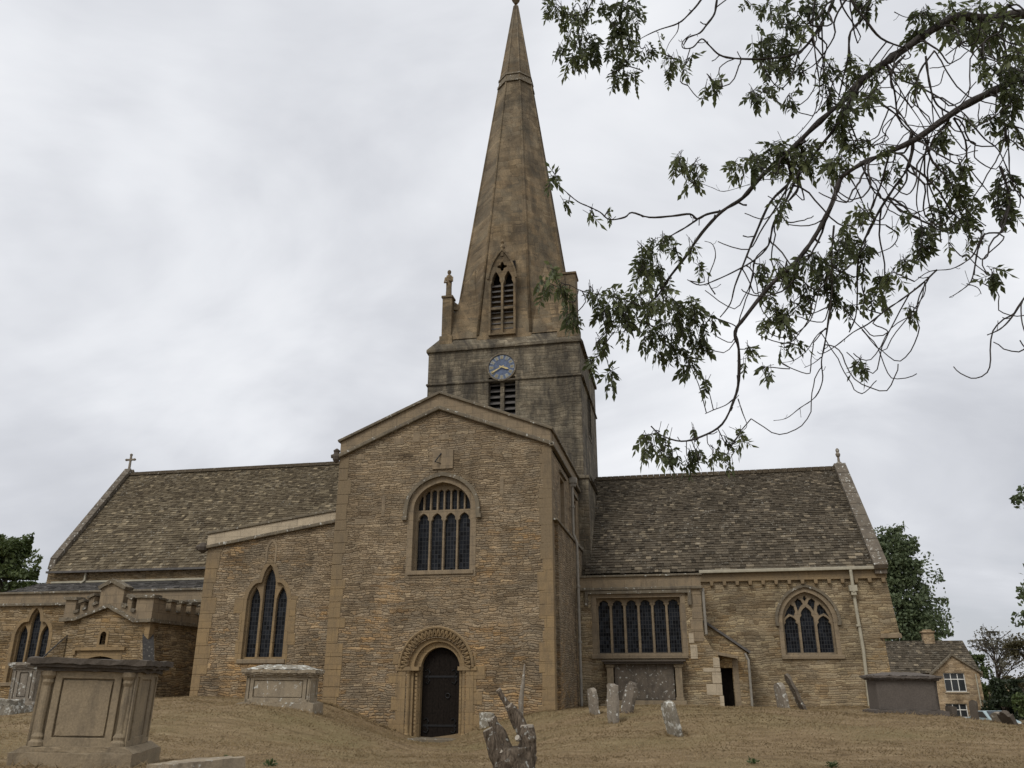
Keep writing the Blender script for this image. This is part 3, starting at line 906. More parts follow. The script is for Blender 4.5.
# sundial
sd = MB()
sd.prism([(-0.44, 8.58), (0.3, 8.58), (0.3, 9.27), (-0.44, 9.27)], F0, -0.05, 0.1)
sdo = sd.build('sundial', M['ashlar'], church, bevel=0.01)
sg = MB()
sg.tube([(-0.13, -0.05, 9.14), (-0.3, -0.22, 8.8)], 0.022, 6)
sg.tube([(-0.3, -0.22, 8.8), (-0.14, -0.05, 8.78)], 0.016, 6)
sg.build('gnomon', M['iron'], sdo)

# four-light window with panel tracery
lights = []
lw = 0.43
for i in range(4):
    cx = -0.06 + (i - 1.5) * 0.485
    lights.append(cusped(cx, lw, 5.14, 6.78, 7.1))


def head_z(x):
    t = min(1.0, abs(x + 0.06) / 1.01)
    a = math.acos(min(1.0, t ** (1 / 0.85)))
    return 7.15 + 0.97 * (0.82 * math.sin(a) ** 0.9 + 0.18 * (1 - t))


for i in range(8):
    cx = -0.06 + (i - 3.5) * 0.2425
    hw = 0.098
    top0, top1 = head_z(cx - hw) - 0.07, head_z(cx + hw) - 0.07
    b = 7.2 if i % 2 == 0 else 7.2
    if min(top0, top1) < b + 0.08:
        continue
    lights.append([(cx - hw, b), (cx + hw, b), (cx + hw, min(top1, 7.86)), (cx, min(max(top0, top1), 7.93)), (cx - hw, min(top0, 7.86))])
hoodp = [(-1.45, 6.83), (-1.29, 6.83)] + arch_head(offset_poly(four, 0.2), 7.05) + [(1.17, 6.83), (1.33, 6.83)]
window(F0, four, lights, hood=hoodp, sill=(-1.2, 1.08, 4.98, 5.12, 0.06), hood_w=0.13, hood_p=0.12, surround=0.2, depth=0.26)

# ---- romanesque doorway
dw = MB()
dw.prism(offset_poly(door_out, 0.05), F0, 0.2, 0.6, [door_in])
mid = arch(-0.06, 1.62, -0.5, 2.03, 2.85, 'round', 12)
dw.prism(offset_poly(door_out, 0.05), F0, 0.08, 0.3, [mid])
outer = arch(-0.1, 2.5, -0.5, 2.03, 3.27, 'round', 14)
dw.prism(outer, F0, -0.03, 0.3, [door_out])
for sx, x in ((-1, -0.1 - 0.93), (1, -0.1 + 0.93)):          # nook shafts and imposts
    dw.lathe([(0.1, -0.3), (0.1, 0.06), (0.075, 0.1), (0.07, 1.86), (0.1, 1.92), (0.1, 1.96)], (x, 0.06, 0.0), 12)
for x0, x1 in ((-1.42, -0.66), (0.63, 1.25)):
    dw.prism([(x0, 1.96), (x1, 1.96), (x1, 2.08), (x0, 2.08)], F0, -0.06, 0.45)
for k in range(25):                                            # chevron order round the arch
    a0, a1 = math.pi * k / 25, math.pi * (k + 1) / 25
    am = (a0 + a1) / 2
    pts = [(-0.1 + r * math.cos(a), -0.075 if r > 1.1 else -0.02, 2.06 + r * math.sin(a) * 1.0) for a, r in ((a0, 1.16), (am, 0.98), (a1, 1.16))]
    dw.tube(pts, [0.045] * 3, 6)
for k in range(24):
    a0, a1 = math.pi * k / 24, math.pi * (k + 1) / 24
    dw.tube([(-0.1 + 1.22 * math.cos(a), -0.05, 2.06 + 1.22 * math.sin(a)) for a in (a0, (a0 + a1) / 2, a1)], 0.05, 6, caps=False)
for sx in (-1, 1):                                             # beaded jambs
    for k in range(15):
        x = -0.03 + sx * 0.735
        dw.box(x - 0.035, x + 0.035, 0.05, 0.1, 0.12 + k * 0.12, 0.2 + k * 0.12)
door_case = dw.build('doorway', M['ashlar_ochre'], church)
for x, sgn in ((-1.34, -1), (1.14, 1)):
    jb = MB()
    z = 0.05 if sgn < 0 else 0.25
    k = 0
    while z < 2.2:
        h = rng.uniform(0.25, 0.45)
        w = rng.uniform(0.06, 0.12) if k % 2 else rng.uniform(0.22, 0.38)
        a0, a1 = sorted((x, x + sgn * w))
        jb.prism([(a0, z), (a1, z), (a1, z + h - 0.012), (a0, z + h - 0.012)], F0, -0.014, 0.2)
        z += h
        k += 1
    jb.build('jamb_stones', M['ashlar_ochre'], door_case, bevel=0.012)
stp = MB()
stp.box(-0.95, 0.9, -0.5, 0.3, -0.3, -0.03)
stp.build('step', M['coping'], door_case, bevel=0.02)
od = MB()
for k in range(7):
    x0 = -0.67 + k * 0.187
    zt = 2.03 + 0.65 * math.sqrt(max(0.05, 1 - ((x0 + 0.093 + 0.02) / 0.66) ** 2))
    od.box(x0, x0 + 0.183, 0.42, 0.47, -0.05, zt)
od.box(-0.7, 0.66, 0.47, 0.5, -0.2, 2.7)
door = od.build('door', M['oak'], church)
for z in (0.28, 1.75):
    hi = MB()
    hi.box(-0.6, 0.5, 0.4, 0.425, z, z + 0.06)
    for x in (-0.5, 0.4):
        for s in (-1, 1):
            hi.tube([(x, 0.41, z + 0.03), (x + 0.08, 0.405, z + 0.03 + s * 0.12), (x + 0.02, 0.405, z + 0.03 + s * 0.22), (x - 0.08, 0.405, z + 0.03 + s * 0.18)], 0.022, 5)
    hi.build('strap_hinge', M['iron'], door)
hi = MB()
hi.tube([(0.2 + 0.07 * math.cos(a), 0.39, 1.2 + 0.07 * math.sin(a)) for a in [i * math.pi / 6 for i in range(13)]], 0.014, 5)
hi.build('ring_handle', M['iron'], door)

# ---- transept east windows, downpipe
for ee in (e1, e2):
    a0, a1, z0, z1 = ee[0][0], ee[1][0], ee[0][1], ee[2][1]
    am = (a0 + a1) / 2
    hw = (a1 - a0) / 2 - 0.1
    ls = [cusped(am + s * (hw / 2 + 0.02), hw - 0.06, z0 + 0.05, z1 - 0.35, z1 - 0.1) for s in (-1, 1)]
    window(FE, ee, ls, surround=0.18, depth=0.3, ring_mat='ashlar', hood=[(a0 - 0.2, z1 + 0.12), (a1 + 0.2, z1 + 0.12)], hood_w=0.1, hood_p=0.1)


def downpipe(pts, r, mat, hopper=None, brackets=()):
    mb = MB()
    mb.tube(pts, r, 8)
    for p in brackets:
        mb.tube([(p[0], p[1], p[2] - 0.04), (p[0], p[1], p[2] + 0.04)], r * 1.5, 8)
    if hopper:
        x, y, z = hopper
        mb.box(x - 0.14, x + 0.14, y - 0.1, y + 0.12, z - 0.02, z + 0.2)
        mb.box(x - 0.09, x + 0.09, y - 0.07, y + 0.1, z - 0.16, z - 0.02)
    return mb.build('downpipe', M[mat], church, smooth=False)


downpipe([(3.86, 4.55, 9.05), (3.86, 4.55, 6.95), (3.98, 4.6, 6.6), (3.98, 4.75, 0.7)], 0.055, 'pipe_grey', (3.9, 4.55, 8.95),
         [(3.86, 4.55, 8.0), (3.98, 4.64, 5.0), (3.98, 4.7, 3.0)])

# ---- lean-to block west of the transept
BY = 0.2
FB = FY(BY)
lanc = stepped(-6.32, 2.34, 0.76, 4.3, 4.86, 0.27, 4.95, 5.5)
wb = MB()
wb.prism([(-8.82, -0.2), (-3.7, -0.2), (-3.7, 6.97), (-8.82, 6.2)], FB, 0.0, 0.6, [offset_poly(lanc, 0.1)])
wb.prism([(0.6 + BY, 0.2), (7.2, 0.2), (7.2, 6.2), (0.6 + BY, 6.2)], FW(-8.82), 0.0, 0.6)
wb.build('west_chapel_wall', M['rubble'], church)
q = MB()
quoins(q, FB, -8.83, 1, 0.9, 6.1, 0.3, 0.6)
q.build('corner_stones', M['ashlar_ochre'], church, bevel=0.012)
ls = []
for dx, w, zs, za in ((-0.5, 0.4, 4.2, 4.74), (0.0, 0.44, 4.8, 5.4), (0.5, 0.4, 4.2, 4.74)):
    ls.append(arch(-6.32 + dx, w, 2.4, zs, za, 'pointed', 8))
window(FB, lanc, ls, frame_mat='ashlar_ochre', surround=0.14, depth=0.1, sill=(-7.2, -5.45, 2.2, 2.34, 0.06))
nb = MB()
nb.prism(arch(-6.33, 0.42, 5.55, 6.05, 6.4, 'pointed', 8), FB, -0.02, 0.2, [arch(-6.33, 0.28, 5.55, 6.0, 6.3, 'pointed', 8)])
nb.build('blocked_opening', M['ashlar'], church)
pb = MB()
pb.prism([(-8.86, 6.22), (-3.93, 6.98), (-3.93, 7.28), (-8.86, 6.62)], FB, -0.05, 0.35)
wp = pb.build('west_chapel_parapet', M['ashlar_pale'], church)
cp = MB()
molding(cp, [(-8.92, 6.62), (-3.93, 7.29)], FB, 0.09, 0.1, 0.4)
molding(cp, [(-8.95, 6.1), (-3.93, 6.88)], FB, 0.12, 0.12)
cp.build('coping', M['coping'], wp, bevel=0.02)
gb = MB()
gb.lathe([(0.06, 0.0), (0.17, 0.08), (0.2, 0.2), (0.12, 0.33), (0.04, 0.36)], (-9.0, 0.15, 5.98), 8)
gb.tube([(-8.95, 0.15, 6.2), (-9.2, 0.05, 6.15)], [0.14, 0.08], 6)
gb.build('gargoyle', M['tomb_dark'], church)
rr_ = MB()
rr_.prism([(-8.8, 6.25), (-3.9, 7.05), (-3.9, 6.95), (-8.8, 6.15)], FB, 0.35, 7.0)
rr_.build('west_chapel_roof', M['lead'], church)

for s in (-1, 1):
    q = MB()
    quoins(q, FB, -6.32 + s * 0.88, s, 2.2, 4.4, 0.02, 0.35)
    q.build('jamb_stones', M['ashlar_ochre'], church, bevel=0.012)

# ---- nave, clerestory, south aisle
NX0, NX1 = -21.08, -3.2
nw = MB()
nw.prism([(NX0, 0.3), (NX1, 0.3), (NX1, 6.62), (NX0, 6.62)], FY(7.0), 0.0, 0.6)
nw.prism([(7.02, 0.3), (15.58, 0.3), (15.58, 6.6), (11.3, 12.05), (7.02, 6.64)], FW(NX0 + 0.03), 0.0, 0.5)
nw.prism([(NX0, 0.3), (NX1, 0.3), (NX1, 6.62), (NX0, 6.62)], FY(15.0), 0.0, 0.6)
nw.build('nave_wall', M['rubble_ochre'], church)
up_n = (0, 4.5, 5.68)
sl_n = math.hypot(4.5, 5.68)
nr = MB()
slates(nr, (NX0 + 0.28, 6.78, 6.42), (1, 0, 0), up_n, NX1 - NX0 - 0.28, sl_n + 0.05, 0.18, 0.1, 0.13, 0.34, 0.034, 3)
nr.add([(NX0 + 0.28, 6.8, 6.4), (NX1, 6.8, 6.4), (NX1, 11.3, 12.05), (NX0 + 0.28, 11.3, 12.05), (NX0 + 0.28, 15.8, 6.4), (NX1, 15.8, 6.4)],
       [(0, 1, 2, 3), (3, 2, 5, 4)], 0.1)
nroof = nr.build('nave_roof', M['slate_nave'], church, recalc=False)
rd = MB()
x = NX0 + 0.3
while x < NX1:
    rd.prism([(11.1, 12.0), (11.5, 12.0), (11.36, 12.2), (11.24, 12.2)], lambda a, b, d, x=x: (x + d, a, b + rng.uniform(-0.004, 0.004)), 0.0, 0.42)
    x += 0.43
rd.build('ridge_tiles', M['slate_nave'], nroof)
ev = MB()
ev.box(NX0 + 0.1, NX1, 6.72, 6.85, 6.34, 6.43)
ev.build('eaves_gutter', M['louvre'], nroof)
gc = MB()
for k in range(11):
    t0, t1 = k / 11, (k + 1) / 11 - 0.004
    y0, z0, y1, z1 = 7.12 + 4.2 * t0, 6.9 + 5.36 * t0, 7.12 + 4.2 * t1, 6.9 + 5.36 * t1
    gc.prism([(y0, z0), (y1, z1), (y1 - 0.1, z1 + 0.17), (y0 - 0.1, z0 + 0.17)], FW(NX0 - 0.06), 0.0, 0.38)
    gc.prism([(22.64 - y0, z0), (22.64 - y1, z1), (22.74 - y1, z1 + 0.17), (22.74 - y0, z0 + 0.17)], FW(NX0 - 0.06), 0.0, 0.38)
gc.prism([(6.93, 6.55), (7.3, 6.55), (7.3, 7.05), (7.0, 7.02)], FW(NX0 - 0.03), 0.0, 0.33)
gc.build('gable_coping', M['coping_dark'], church, bevel=0.015)
fl = MB()
fl.box(NX0 + 0.3, -8.9, 6.93, 7.02, 5.9, 5.98)
fl.build('lead_flashing', M['pipe'], church)
downpipe([(-19.0, 6.9, 6.35), (-19.0, 6.9, 6.0), (-19.1, 6.8, 5.85)], 0.05, 'pipe')


def cross(x, y, z, s, name='gable_cross', mat='headstone', wheel=True):
    mb = MB()
    F = FY(y)
    mb.prism([(x - 0.16 * s, z), (x + 0.16 * s, z), (x + 0.1 * s, z + 0.3 * s), (x - 0.1 * s, z + 0.3 * s)], F, -0.13 * s, 0.13 * s)
    mb.prism([(x - 0.06 * s, z + 0.28 * s), (x + 0.06 * s, z + 0.28 * s), (x + 0.05 * s, z + 1.3 * s), (x - 0.05 * s, z + 1.3 * s)], F, -0.055 * s, 0.055 * s)
    mb.prism([(x - 0.3 * s, z + 0.9 * s), (x + 0.3 * s, z + 0.9 * s), (x + 0.3 * s, z + 1.02 * s), (x - 0.3 * s, z + 1.02 * s)], F, -0.053 * s, 0.053 * s)
    for dx, dz in ((-0.3, 0.96), (0.3, 0.96), (0, 1.3)):
        mb.lathe([(0.03 * s, -0.08 * s), (0.09 * s, -0.04 * s), (0.1 * s, 0.03 * s), (0.03 * s, 0.09 * s)], (x + dx * s, y, z + dz * s), 8)
    return mb.build(name, M[mat], church)


cross(NX0 + 0.12, 11.3, 12.15, 0.8)

AY = 4.5
FA = FY(AY)
AX0, AX1 = -21.5, -8.5
tri_o = stepped(-19.15, 1.6, 0.82, 3.5, 4.0, 0.28, 4.1, 4.58)
aw = MB()
aw.prism([(AX0, 0.2), (AX1, 0.2), (AX1, 4.76), (AX0, 4.76)], FA, 0.0, 0.6, [offset_poly(tri_o, 0.1)])
aw.prism([(AY + 0.6, 0.2), (7.0, 0.2), (7.0, 5.8), (AY + 0.6, 5.0)], FW(AX0), 0.0, 0.6)
aw.build('aisle_wall', M['rubble_ochre'], church)
ls = []
for dx, w, zs, za in ((-0.53, 0.44, 3.4, 3.88), (0.0, 0.46, 3.95, 4.48), (0.53, 0.44, 3.4, 3.88)):
    ls.append(arch(-19.15 + dx, w, 1.66, zs, za, 'pointed', 8))
window(FA, tri_o, ls, frame_mat='ashlar_ochre', surround=0.16, depth=0.12, sill=(-20.2, -18.1, 1.46, 1.6, 0.06))
ap = MB()
ap.prism([(AX0, 4.78), (AX1, 4.78), (AX1, 5.16), (AX0, 5.16)], FA, -0.04, 0.35)
apo = ap.build('aisle_parapet', M['ashlar'], church)
cp = MB()
cp.box(AX0, AX1, AY - 0.12, AY + 0.4, 5.16, 5.25)
cp.box(AX0, AX1, AY - 0.13, AY + 0.1, 4.66, 4.78)
cp.build('coping', M['coping'], apo, bevel=0.02)
ar = MB()
slates(ar, (AX0, AY + 0.3, 5.22), (1, 0, 0), (0, 2.3, 0.68), AX1 - AX0, math.hypot(2.3, 0.68), 0.26, 0.2, 0.25, 0.45, 0.04, 5)
ar.add([(AX0, AY + 0.3, 5.2), (AX1, AY + 0.3, 5.2), (AX1, 7.0, 5.9), (AX0, 7.0, 5.9)], [(0, 1, 2, 3)], 0.1)
ar.build('aisle_roof', M['slate_dark'], church, recalc=False)

# ---- battlemented south porch
PY, PX0, PX1 = 1.0, -14.85, -11.25
PC = -13.03
FP = FY(PY)
pd = arch(-13.1, 1.5, 0.5, 2.2, 2.5, 'depressed', 8)
nich = arch(-13.1, 0.24, 2.9, 3.22, 3.36, 'round', 6)
pw = MB()
pw.prism([(PX0, 0.3), (PX1, 0.3), (PX1, 3.74), (-11.85, 3.74), (PC, 4.3), (-14.35, 3.84), (PX0, 3.84)], FP, 0.0, 0.5, [pd, nich])
porch = pw.build('porch_wall', M['rubble_ochre'], church)
pe = MB()
pe.prism([(PY + 0.5, 0.3), (AY, 0.3), (AY, 3.72), (PY + 0.5, 3.72)], FX(PX1), 0.0, 0.45)
pe.build('porch_wall', M['rubble_shade_lift'], church)
pe = MB()
pe.prism([(PY + 0.5, 0.3), (AY, 0.3), (AY, 3.82), (PY + 0.5, 3.82)], FW(PX0), 0.0, 0.45)
pe.build('porch_wall', M['rubble_shade_lift'], church)
q = MB()
quoins(q, FP, PX1 + 0.008, -1, 0.8, 3.6, 0.2, 0.35)
q.build('corner_stones', M['ashlar_ochre'], church, bevel=0.01)
pp = MB()
top = [(PX0 - 0.05, 3.86), (-14.35, 3.86), (PC, 4.33), (-11.85, 3.78), (PX1 + 0.03, 3.78),
       (PX1 + 0.03, 4.52), (-11.92, 4.52), (-11.92, 4.02), (-12.1, 4.08), (-12.1, 4.46), (-12.3, 4.56), (-12.3, 4.18), (-12.5, 4.28), (-12.5, 4.84), (-12.6, 4.88),
       (PC, 5.12), (-13.42, 4.92), (-13.48, 4.88), (-13.48, 4.34), (-13.7, 4.26), (-13.7, 4.62), (-13.92, 4.54), (-13.92, 4.18), (-14.1, 4.12), (-14.1, 4.42), (-14.24, 4.38), (-14.24, 4.06), (-14.45, 4.02), (-14.45, 4.5), (PX0 - 0.05, 4.5)]
pp.prism(top, FP, -0.05, 0.3)
ys = [(PY + 0.3, PY + 0.75), (PY + 1.05, PY + 1.42), (PY + 1.72, PY + 2.1), (PY + 2.4, PY + 2.78), (PY + 3.05, AY)]
for F in (FX(PX1 + 0.03), FW(PX0 - 0.05)):
    pp.prism([(PY + 0.3, 3.78), (AY, 3.78), (AY, 4.12), (PY + 0.3, 4.12)], F, 0.0, 0.3)
    for a, b in ys:
        pp.prism([(a, 4.12), (b, 4.12), (b, 4.48), (a, 4.48)], F, 0.002, 0.298)
ppo = pp.build('porch_parapet', M['ashlar'], church, bevel=0.01)
cp = MB()
molding(cp, [(PX0 - 0.12, 3.74), (-14.35, 3.74), (PC, 4.2), (-11.85, 3.66), (PX1 + 0.1, 3.66)], FP, 0.12, 0.16)
cp.prism([(PY - 0.1, 3.66), (AY, 3.66), (AY, 3.78), (PY - 0.1, 3.78)], FX(PX1), -0.13, 0.05)
for a, b, z in ((PX1 + 0.08, -11.96, 4.52), (PX0 - 0.1, -14.41, 4.5)):
    a, b = min(a, b), max(a, b)
    cp.prism([(a, z), (b, z), (b, z + 0.12), (a, z + 0.12)], FP, -0.13, 0.38)
molding(cp, [(-13.53, 4.86), (PC, 5.1), (-12.46, 4.83)], FP, 0.13, 0.13, 0.38)
for x0, z0, x1, z1 in ((-12.06, 4.46, -12.34, 4.59), (-13.66, 4.65, -13.96, 4.54), (-14.06, 4.45, -14.28, 4.38), (-12.305, 4.17, -12.495, 4.27), (-11.925, 4.01, -12.095, 4.08),
                       (-13.485, 4.34, -13.695, 4.27), (-13.925, 4.18, -14.095, 4.12), (-14.245, 4.06, -14.445, 4.02)):
    if x0 > x1:
        x0, z0, x1, z1 = x1, z1, x0, z0
    molding(cp, [(x0, z0), (x1, z1)], FP, 0.1, 0.13, 0.38)
for a, b in ys:
    cp.prism([(a - 0.04, 4.48), (b + 0.04, 4.48), (b + 0.04, 4.56), (a - 0.04, 4.56)], FX(PX1 + 0.03), -0.05, 0.34)
for (a, b), (c, d) in zip(ys[:-1], ys[1:]):
    cp.prism([(b + 0.041, 4.12), (c - 0.041, 4.12), (c - 0.041, 4.19), (b + 0.041, 4.19)], FX(PX1 + 0.03), -0.05, 0.34)
cp.build('coping', M['coping'], ppo, weather=0.012)
pr = MB()
pr.prism([(PX0 + 0.2, 3.75), (PC, 4.4), (PX1 - 0.2, 3.75), (PX1 - 0.2, 3.65), (PC, 4.3), (PX0 + 0.2, 3.65)], FP, 0.3, 3.5)
pr.build('porch_roof', M['lead'], church)
lb = MB()
molding(lb, [(-14.12, 2.55), (-14.12, 2.74)], FP, 0.12, 0.08)
molding(lb, [(-14.13, 2.7), (-12.1, 2.7)], FP, 0.11, 0.1)
lb.prism([(-13.98, 0.4), (-12.22, 0.4), (-12.22, 2.66), (-13.98, 2.66)], FP, -0.012, 0.25, [pd])
lb.prism(arch(-13.1, 0.44, 2.82, 3.24, 3.46, 'round', 6), FP, -0.02, 0.1, [nich])
lb.build('porch_doorway', M['ashlar_ochre'], church)
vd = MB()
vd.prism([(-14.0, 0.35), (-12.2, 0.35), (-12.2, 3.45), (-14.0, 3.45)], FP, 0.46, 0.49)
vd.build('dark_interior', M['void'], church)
for x, sx in ((PX0, -1), (PX1, 1)):
    b = MB()
    ax = Vector((sx, -1, 0)).normalized()
    px = Vector((ax.y, -ax.x, 0))
    c = Vector((x - sx * 0.1, PY + 0.1, 0))
    F = lambda a, z, d: tuple(c + ax * a + px * d + Vector((0, 0, z)))
    b.prism([(0.0, 0.4), (0.85, 0.4), (0.85, 2.15), (0.0, 3.2)], F, -0.22, 0.22)
    bo = b.build('porch_buttress', M['rubble_ochre'], church)
    b = MB()
    b.prism([(-0.02, 3.26), (0.95, 2.1), (0.95, 1.86), (-0.02, 2.96)], F, -0.19, 0.19)
    b.build('weathering_slab', M['slate_dark'], bo)

# ---- central tower
WX0, WX1, WY0, WY1 = -3.17, 3.98, 7.6, 14.2
WCX, WCY = (WX0 + WX1) / 2, (WY0 + WY1) / 2
FT = FY(WY0)
tw_open = [(-0.26, 12.6), (1.0, 12.6), (1.0, 14.75), (-0.26, 14.75)]
tw = MB()
tw.prism([(WX0, 9.8), (WX1, 9.8), (WX1, 16.3), (WX0, 16.3)], FT, 0.0, 0.8, [offset_poly(tw_open, 0.08)])
tw.prism([(WY0 + 0.8, 9.8), (WY1, 9.8), (WY1, 16.3), (WY0 + 0.8, 16.3)], FX(WX1), 0.0, 0.8, [[(10.3, 12.6), (11.5, 12.6), (11.5, 14.7), (10.3, 14.7)]])
tw.prism([(WY0 + 0.8, 9.8), (WY1, 9.8), (WY1, 16.3), (WY0 + 0.8, 16.3)], FW(WX0), 0.0, 0.8)
tw.prism([(WX0 + 0.8, 9.8), (WX1 - 0.8, 9.8), (WX1 - 0.8, 16.3), (WX0 + 0.8, 16.3)], FY(WY1 - 0.8), 0.0, 0.8)
tw.box(WX0 - 0.2, WX1 + 0.22, WY0 - 0.2, WY1 + 0.2, 0.3, 9.8)
tower = tw.build('tower', M['tower'], church)
for z, p, h, g in ((9.78, 0.27, 0.14, 0.3), (14.55, 0.07, 0.1, 0.0), (16.2, 0.1, 0.16, 0.0)):
    ts = MB()
    ts.box(WX0 - p, WX1 + p, WY0 - p, WY0 + 0.3, z, z + h)
    ts.box(WX1 - 0.3, WX1 + p, WY0 + 0.3, WY1 + p, z, z + h)
    ts.box(WX0 - p, WX0 + 0.3, WY0 + 0.3, WY1 + p, z, z + h)
    ts.build('string_course', M['tower'], tower, bevel=0.03)
q = MB()
quoins(q, FT, WX1 + 0.008, -1, 9.95, 14.5, 0.3, 0.5)
quoins(q, FX(WX1), WY0 - 0.008, 1, 9.95, 16.1, 0.25, 0.45)
q.build('corner_stones', M['tower'], tower, bevel=0.01)
# sloping weathering between the tower top and the spire
wt = MB()
o = [(WX0 - 0.08, WY0 - 0.08), (WX1 + 0.08, WY0 - 0.08), (WX1 + 0.08, WY1 + 0.08), (WX0 - 0.08, WY1 + 0.08)]
i_ = [(WX0 + 0.42, WY0 + 0.3), (WX1 - 0.3, WY0 + 0.3), (WX1 - 0.3, WY1 - 0.4), (WX0 + 0.42, WY1 - 0.4)]
wt.add([(x, y, 16.36) for x, y in o] + [(x, y, 17.0) for x, y in i_], [(0, 1, 5, 4), (1, 2, 6, 5), (2, 3, 7, 6), (3, 0, 4, 7), (4, 5, 6, 7), (3, 2, 1, 0)])
wt.build('weathering', M['tower'], tower)


def louvres(mb, x0, x1, z0, z1, y, n):
    for k in range(n):
        z = z0 + (z1 - z0) * (k + 0.5) / n
        h = (z1 - z0) / n
        mb.add([(x0, y, z - h * 0.38), (x1, y, z - h * 0.38), (x1, y + 0.28, z + h * 0.42), (x0, y + 0.28, z + h * 0.42),
                (x0, y, z - h * 0.38 - 0.045), (x1, y, z - h * 0.38 - 0.045), (x1, y + 0.28, z + h * 0.42 - 0.045), (x0, y + 0.28, z + h * 0.42 - 0.045)],
               [(0, 1, 2, 3), (7, 6, 5, 4), (0, 4, 5, 1), (2, 6, 7, 3)])


bw = MB()
bw.prism(offset_poly(tw_open, 0.16), FT, -0.015, 0.5, [tw_open])
bw.prism(offset_poly(tw_open, 0.01), FT, 0.12, 0.4, [[(-0.24, 12.62), (0.27, 12.62), (0.27, 14.73), (-0.24, 14.73)], [(0.45, 12.62), (0.98, 12.62), (0.98, 14.73), (0.45, 14.73)]])
bwo = bw.build('belfry_window', M['tower'], tower)
lv = MB()
louvres(lv, -0.25, 0.3, 12.65, 14.7, WY0 + 0.22, 7)
louvres(lv, 0.42, 0.99, 12.65, 14.7, WY0 + 0.22, 7)
lv.build('louvres', M['louvre'], bwo)
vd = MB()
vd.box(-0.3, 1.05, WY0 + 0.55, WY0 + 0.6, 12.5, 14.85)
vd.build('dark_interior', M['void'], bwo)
ew = MB()
FXT = FX(WX1)
ew.prism([(10.15, 12.45), (11.65, 12.45), (11.65, 14.85), (10.15, 14.85)], FXT, -0.02, 0.5, [[(10.3, 12.6), (10.82, 12.6), (10.82, 14.7), (10.3, 14.7)], [(10.98, 12.6), (11.5, 12.6), (11.5, 14.7), (10.98, 14.7)]])
ew.build('belfry_window', M['tower'], tower)
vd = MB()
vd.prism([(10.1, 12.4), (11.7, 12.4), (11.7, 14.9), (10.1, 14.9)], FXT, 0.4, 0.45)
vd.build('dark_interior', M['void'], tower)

# clock
CXc, CZc = 0.37, 15.22
ck = MB()
ck.prism(circle(CXc, CZc, 0.68, n=40), FT, -0.1, 0.05, [circle(CXc, CZc, 0.615, n=40)])
clock = ck.build('clock', M['coping'], tower, bevel=0.01)
dl = MB()
dl.prism(circle(CXc, CZc, 0.63, n=40), FT, -0.05, 0.02)
dl.build('dial', M['clock_blue'], clock)
NUM = ['XII', 'I', 'II', 'III', 'IIII', 'V', 'VI', 'VII', 'VIII', 'IX', 'X', 'XI']
pl, nu = MB(), MB()
for k, s in enumerate(NUM):
    a = -k * math.pi / 6
    ca, sa = math.cos(a), math.sin(a)

    def F(u, v, d, ca=ca, sa=sa):
        return (CXc + u * ca - v * sa, WY0 + d, CZc + u * sa + v * ca)
    pl.prism([(-0.07, 0.39), (0.07, 0.39), (0.1, 0.58), (-0.1, 0.58)], F, -0.062, -0.04)
    ws = {'I': 0.032, 'V': 0.06, 'X': 0.06}
    tot = sum(ws[c] for c in s)
    x = -tot / 2
    for c in s:
        w = ws[c]
        cx = x + w / 2
        if c == 'I':
            nu.prism([(cx - 0.009, 0.41), (cx + 0.009, 0.41), (cx + 0.009, 0.55), (cx - 0.009, 0.55)], F, -0.07, -0.055)
        elif c == 'V':
            for sg_ in (-1, 1):
                nu.prism([(cx - 0.008, 0.41), (cx + 0.008, 0.41), (cx + sg_ * 0.022 + 0.008, 0.55), (cx + sg_ * 0.022 - 0.008, 0.55)], F, -0.07 - 0.001 * sg_, -0.055)
        else:
            for sg_ in (-1, 1):
                nu.prism([(cx - sg_ * 0.02 - 0.008, 0.41), (cx - sg_ * 0.02 + 0.008, 0.41), (cx + sg_ * 0.02 + 0.008, 0.55), (cx + sg_ * 0.02 - 0.008, 0.55)], F, -0.07 - 0.001 * sg_, -0.055)
        x += w
pl.build('numeral_plates', M['clock_pale'], clock)
nu.build('numerals', M['clock_dark'], clock)
for ang, ln, w in ((3.67 / 12 * 360, 0.36, 0.045), (40 / 60 * 360, 0.56, 0.032)):
    a = -R(ang)
    ca, sa = math.cos(a), math.sin(a)
    hm = MB()
    F = lambda u, v, d: (CXc + u * ca - v * sa, WY0 + d, CZc + u * sa + v * ca)
    hm.prism([(-w * 0.5, -0.12), (w * 0.5, -0.12), (w, ln * 0.7), (0, ln), (-w, ln * 0.7)], F, -0.1 - w * 0.3, -0.085 - w * 0.3)
    hm.build('clock_hand', M['gold'], clock)

# ---- octagonal broach spire
SPX, SPY, ZT = 0.42, WCY - 0.05, 40.5
def apo(z):
    return max(0.05, (ZT - z) * 0.1305)


def octring(z, k=1.0):
    r = apo(z) * k / math.cos(math.pi / 8)
    return [(SPX + r * math.cos(math.pi / 8 + i * math.pi / 4), SPY + r * math.sin(math.pi / 8 + i * math.pi / 4), z) for i in range(8)]


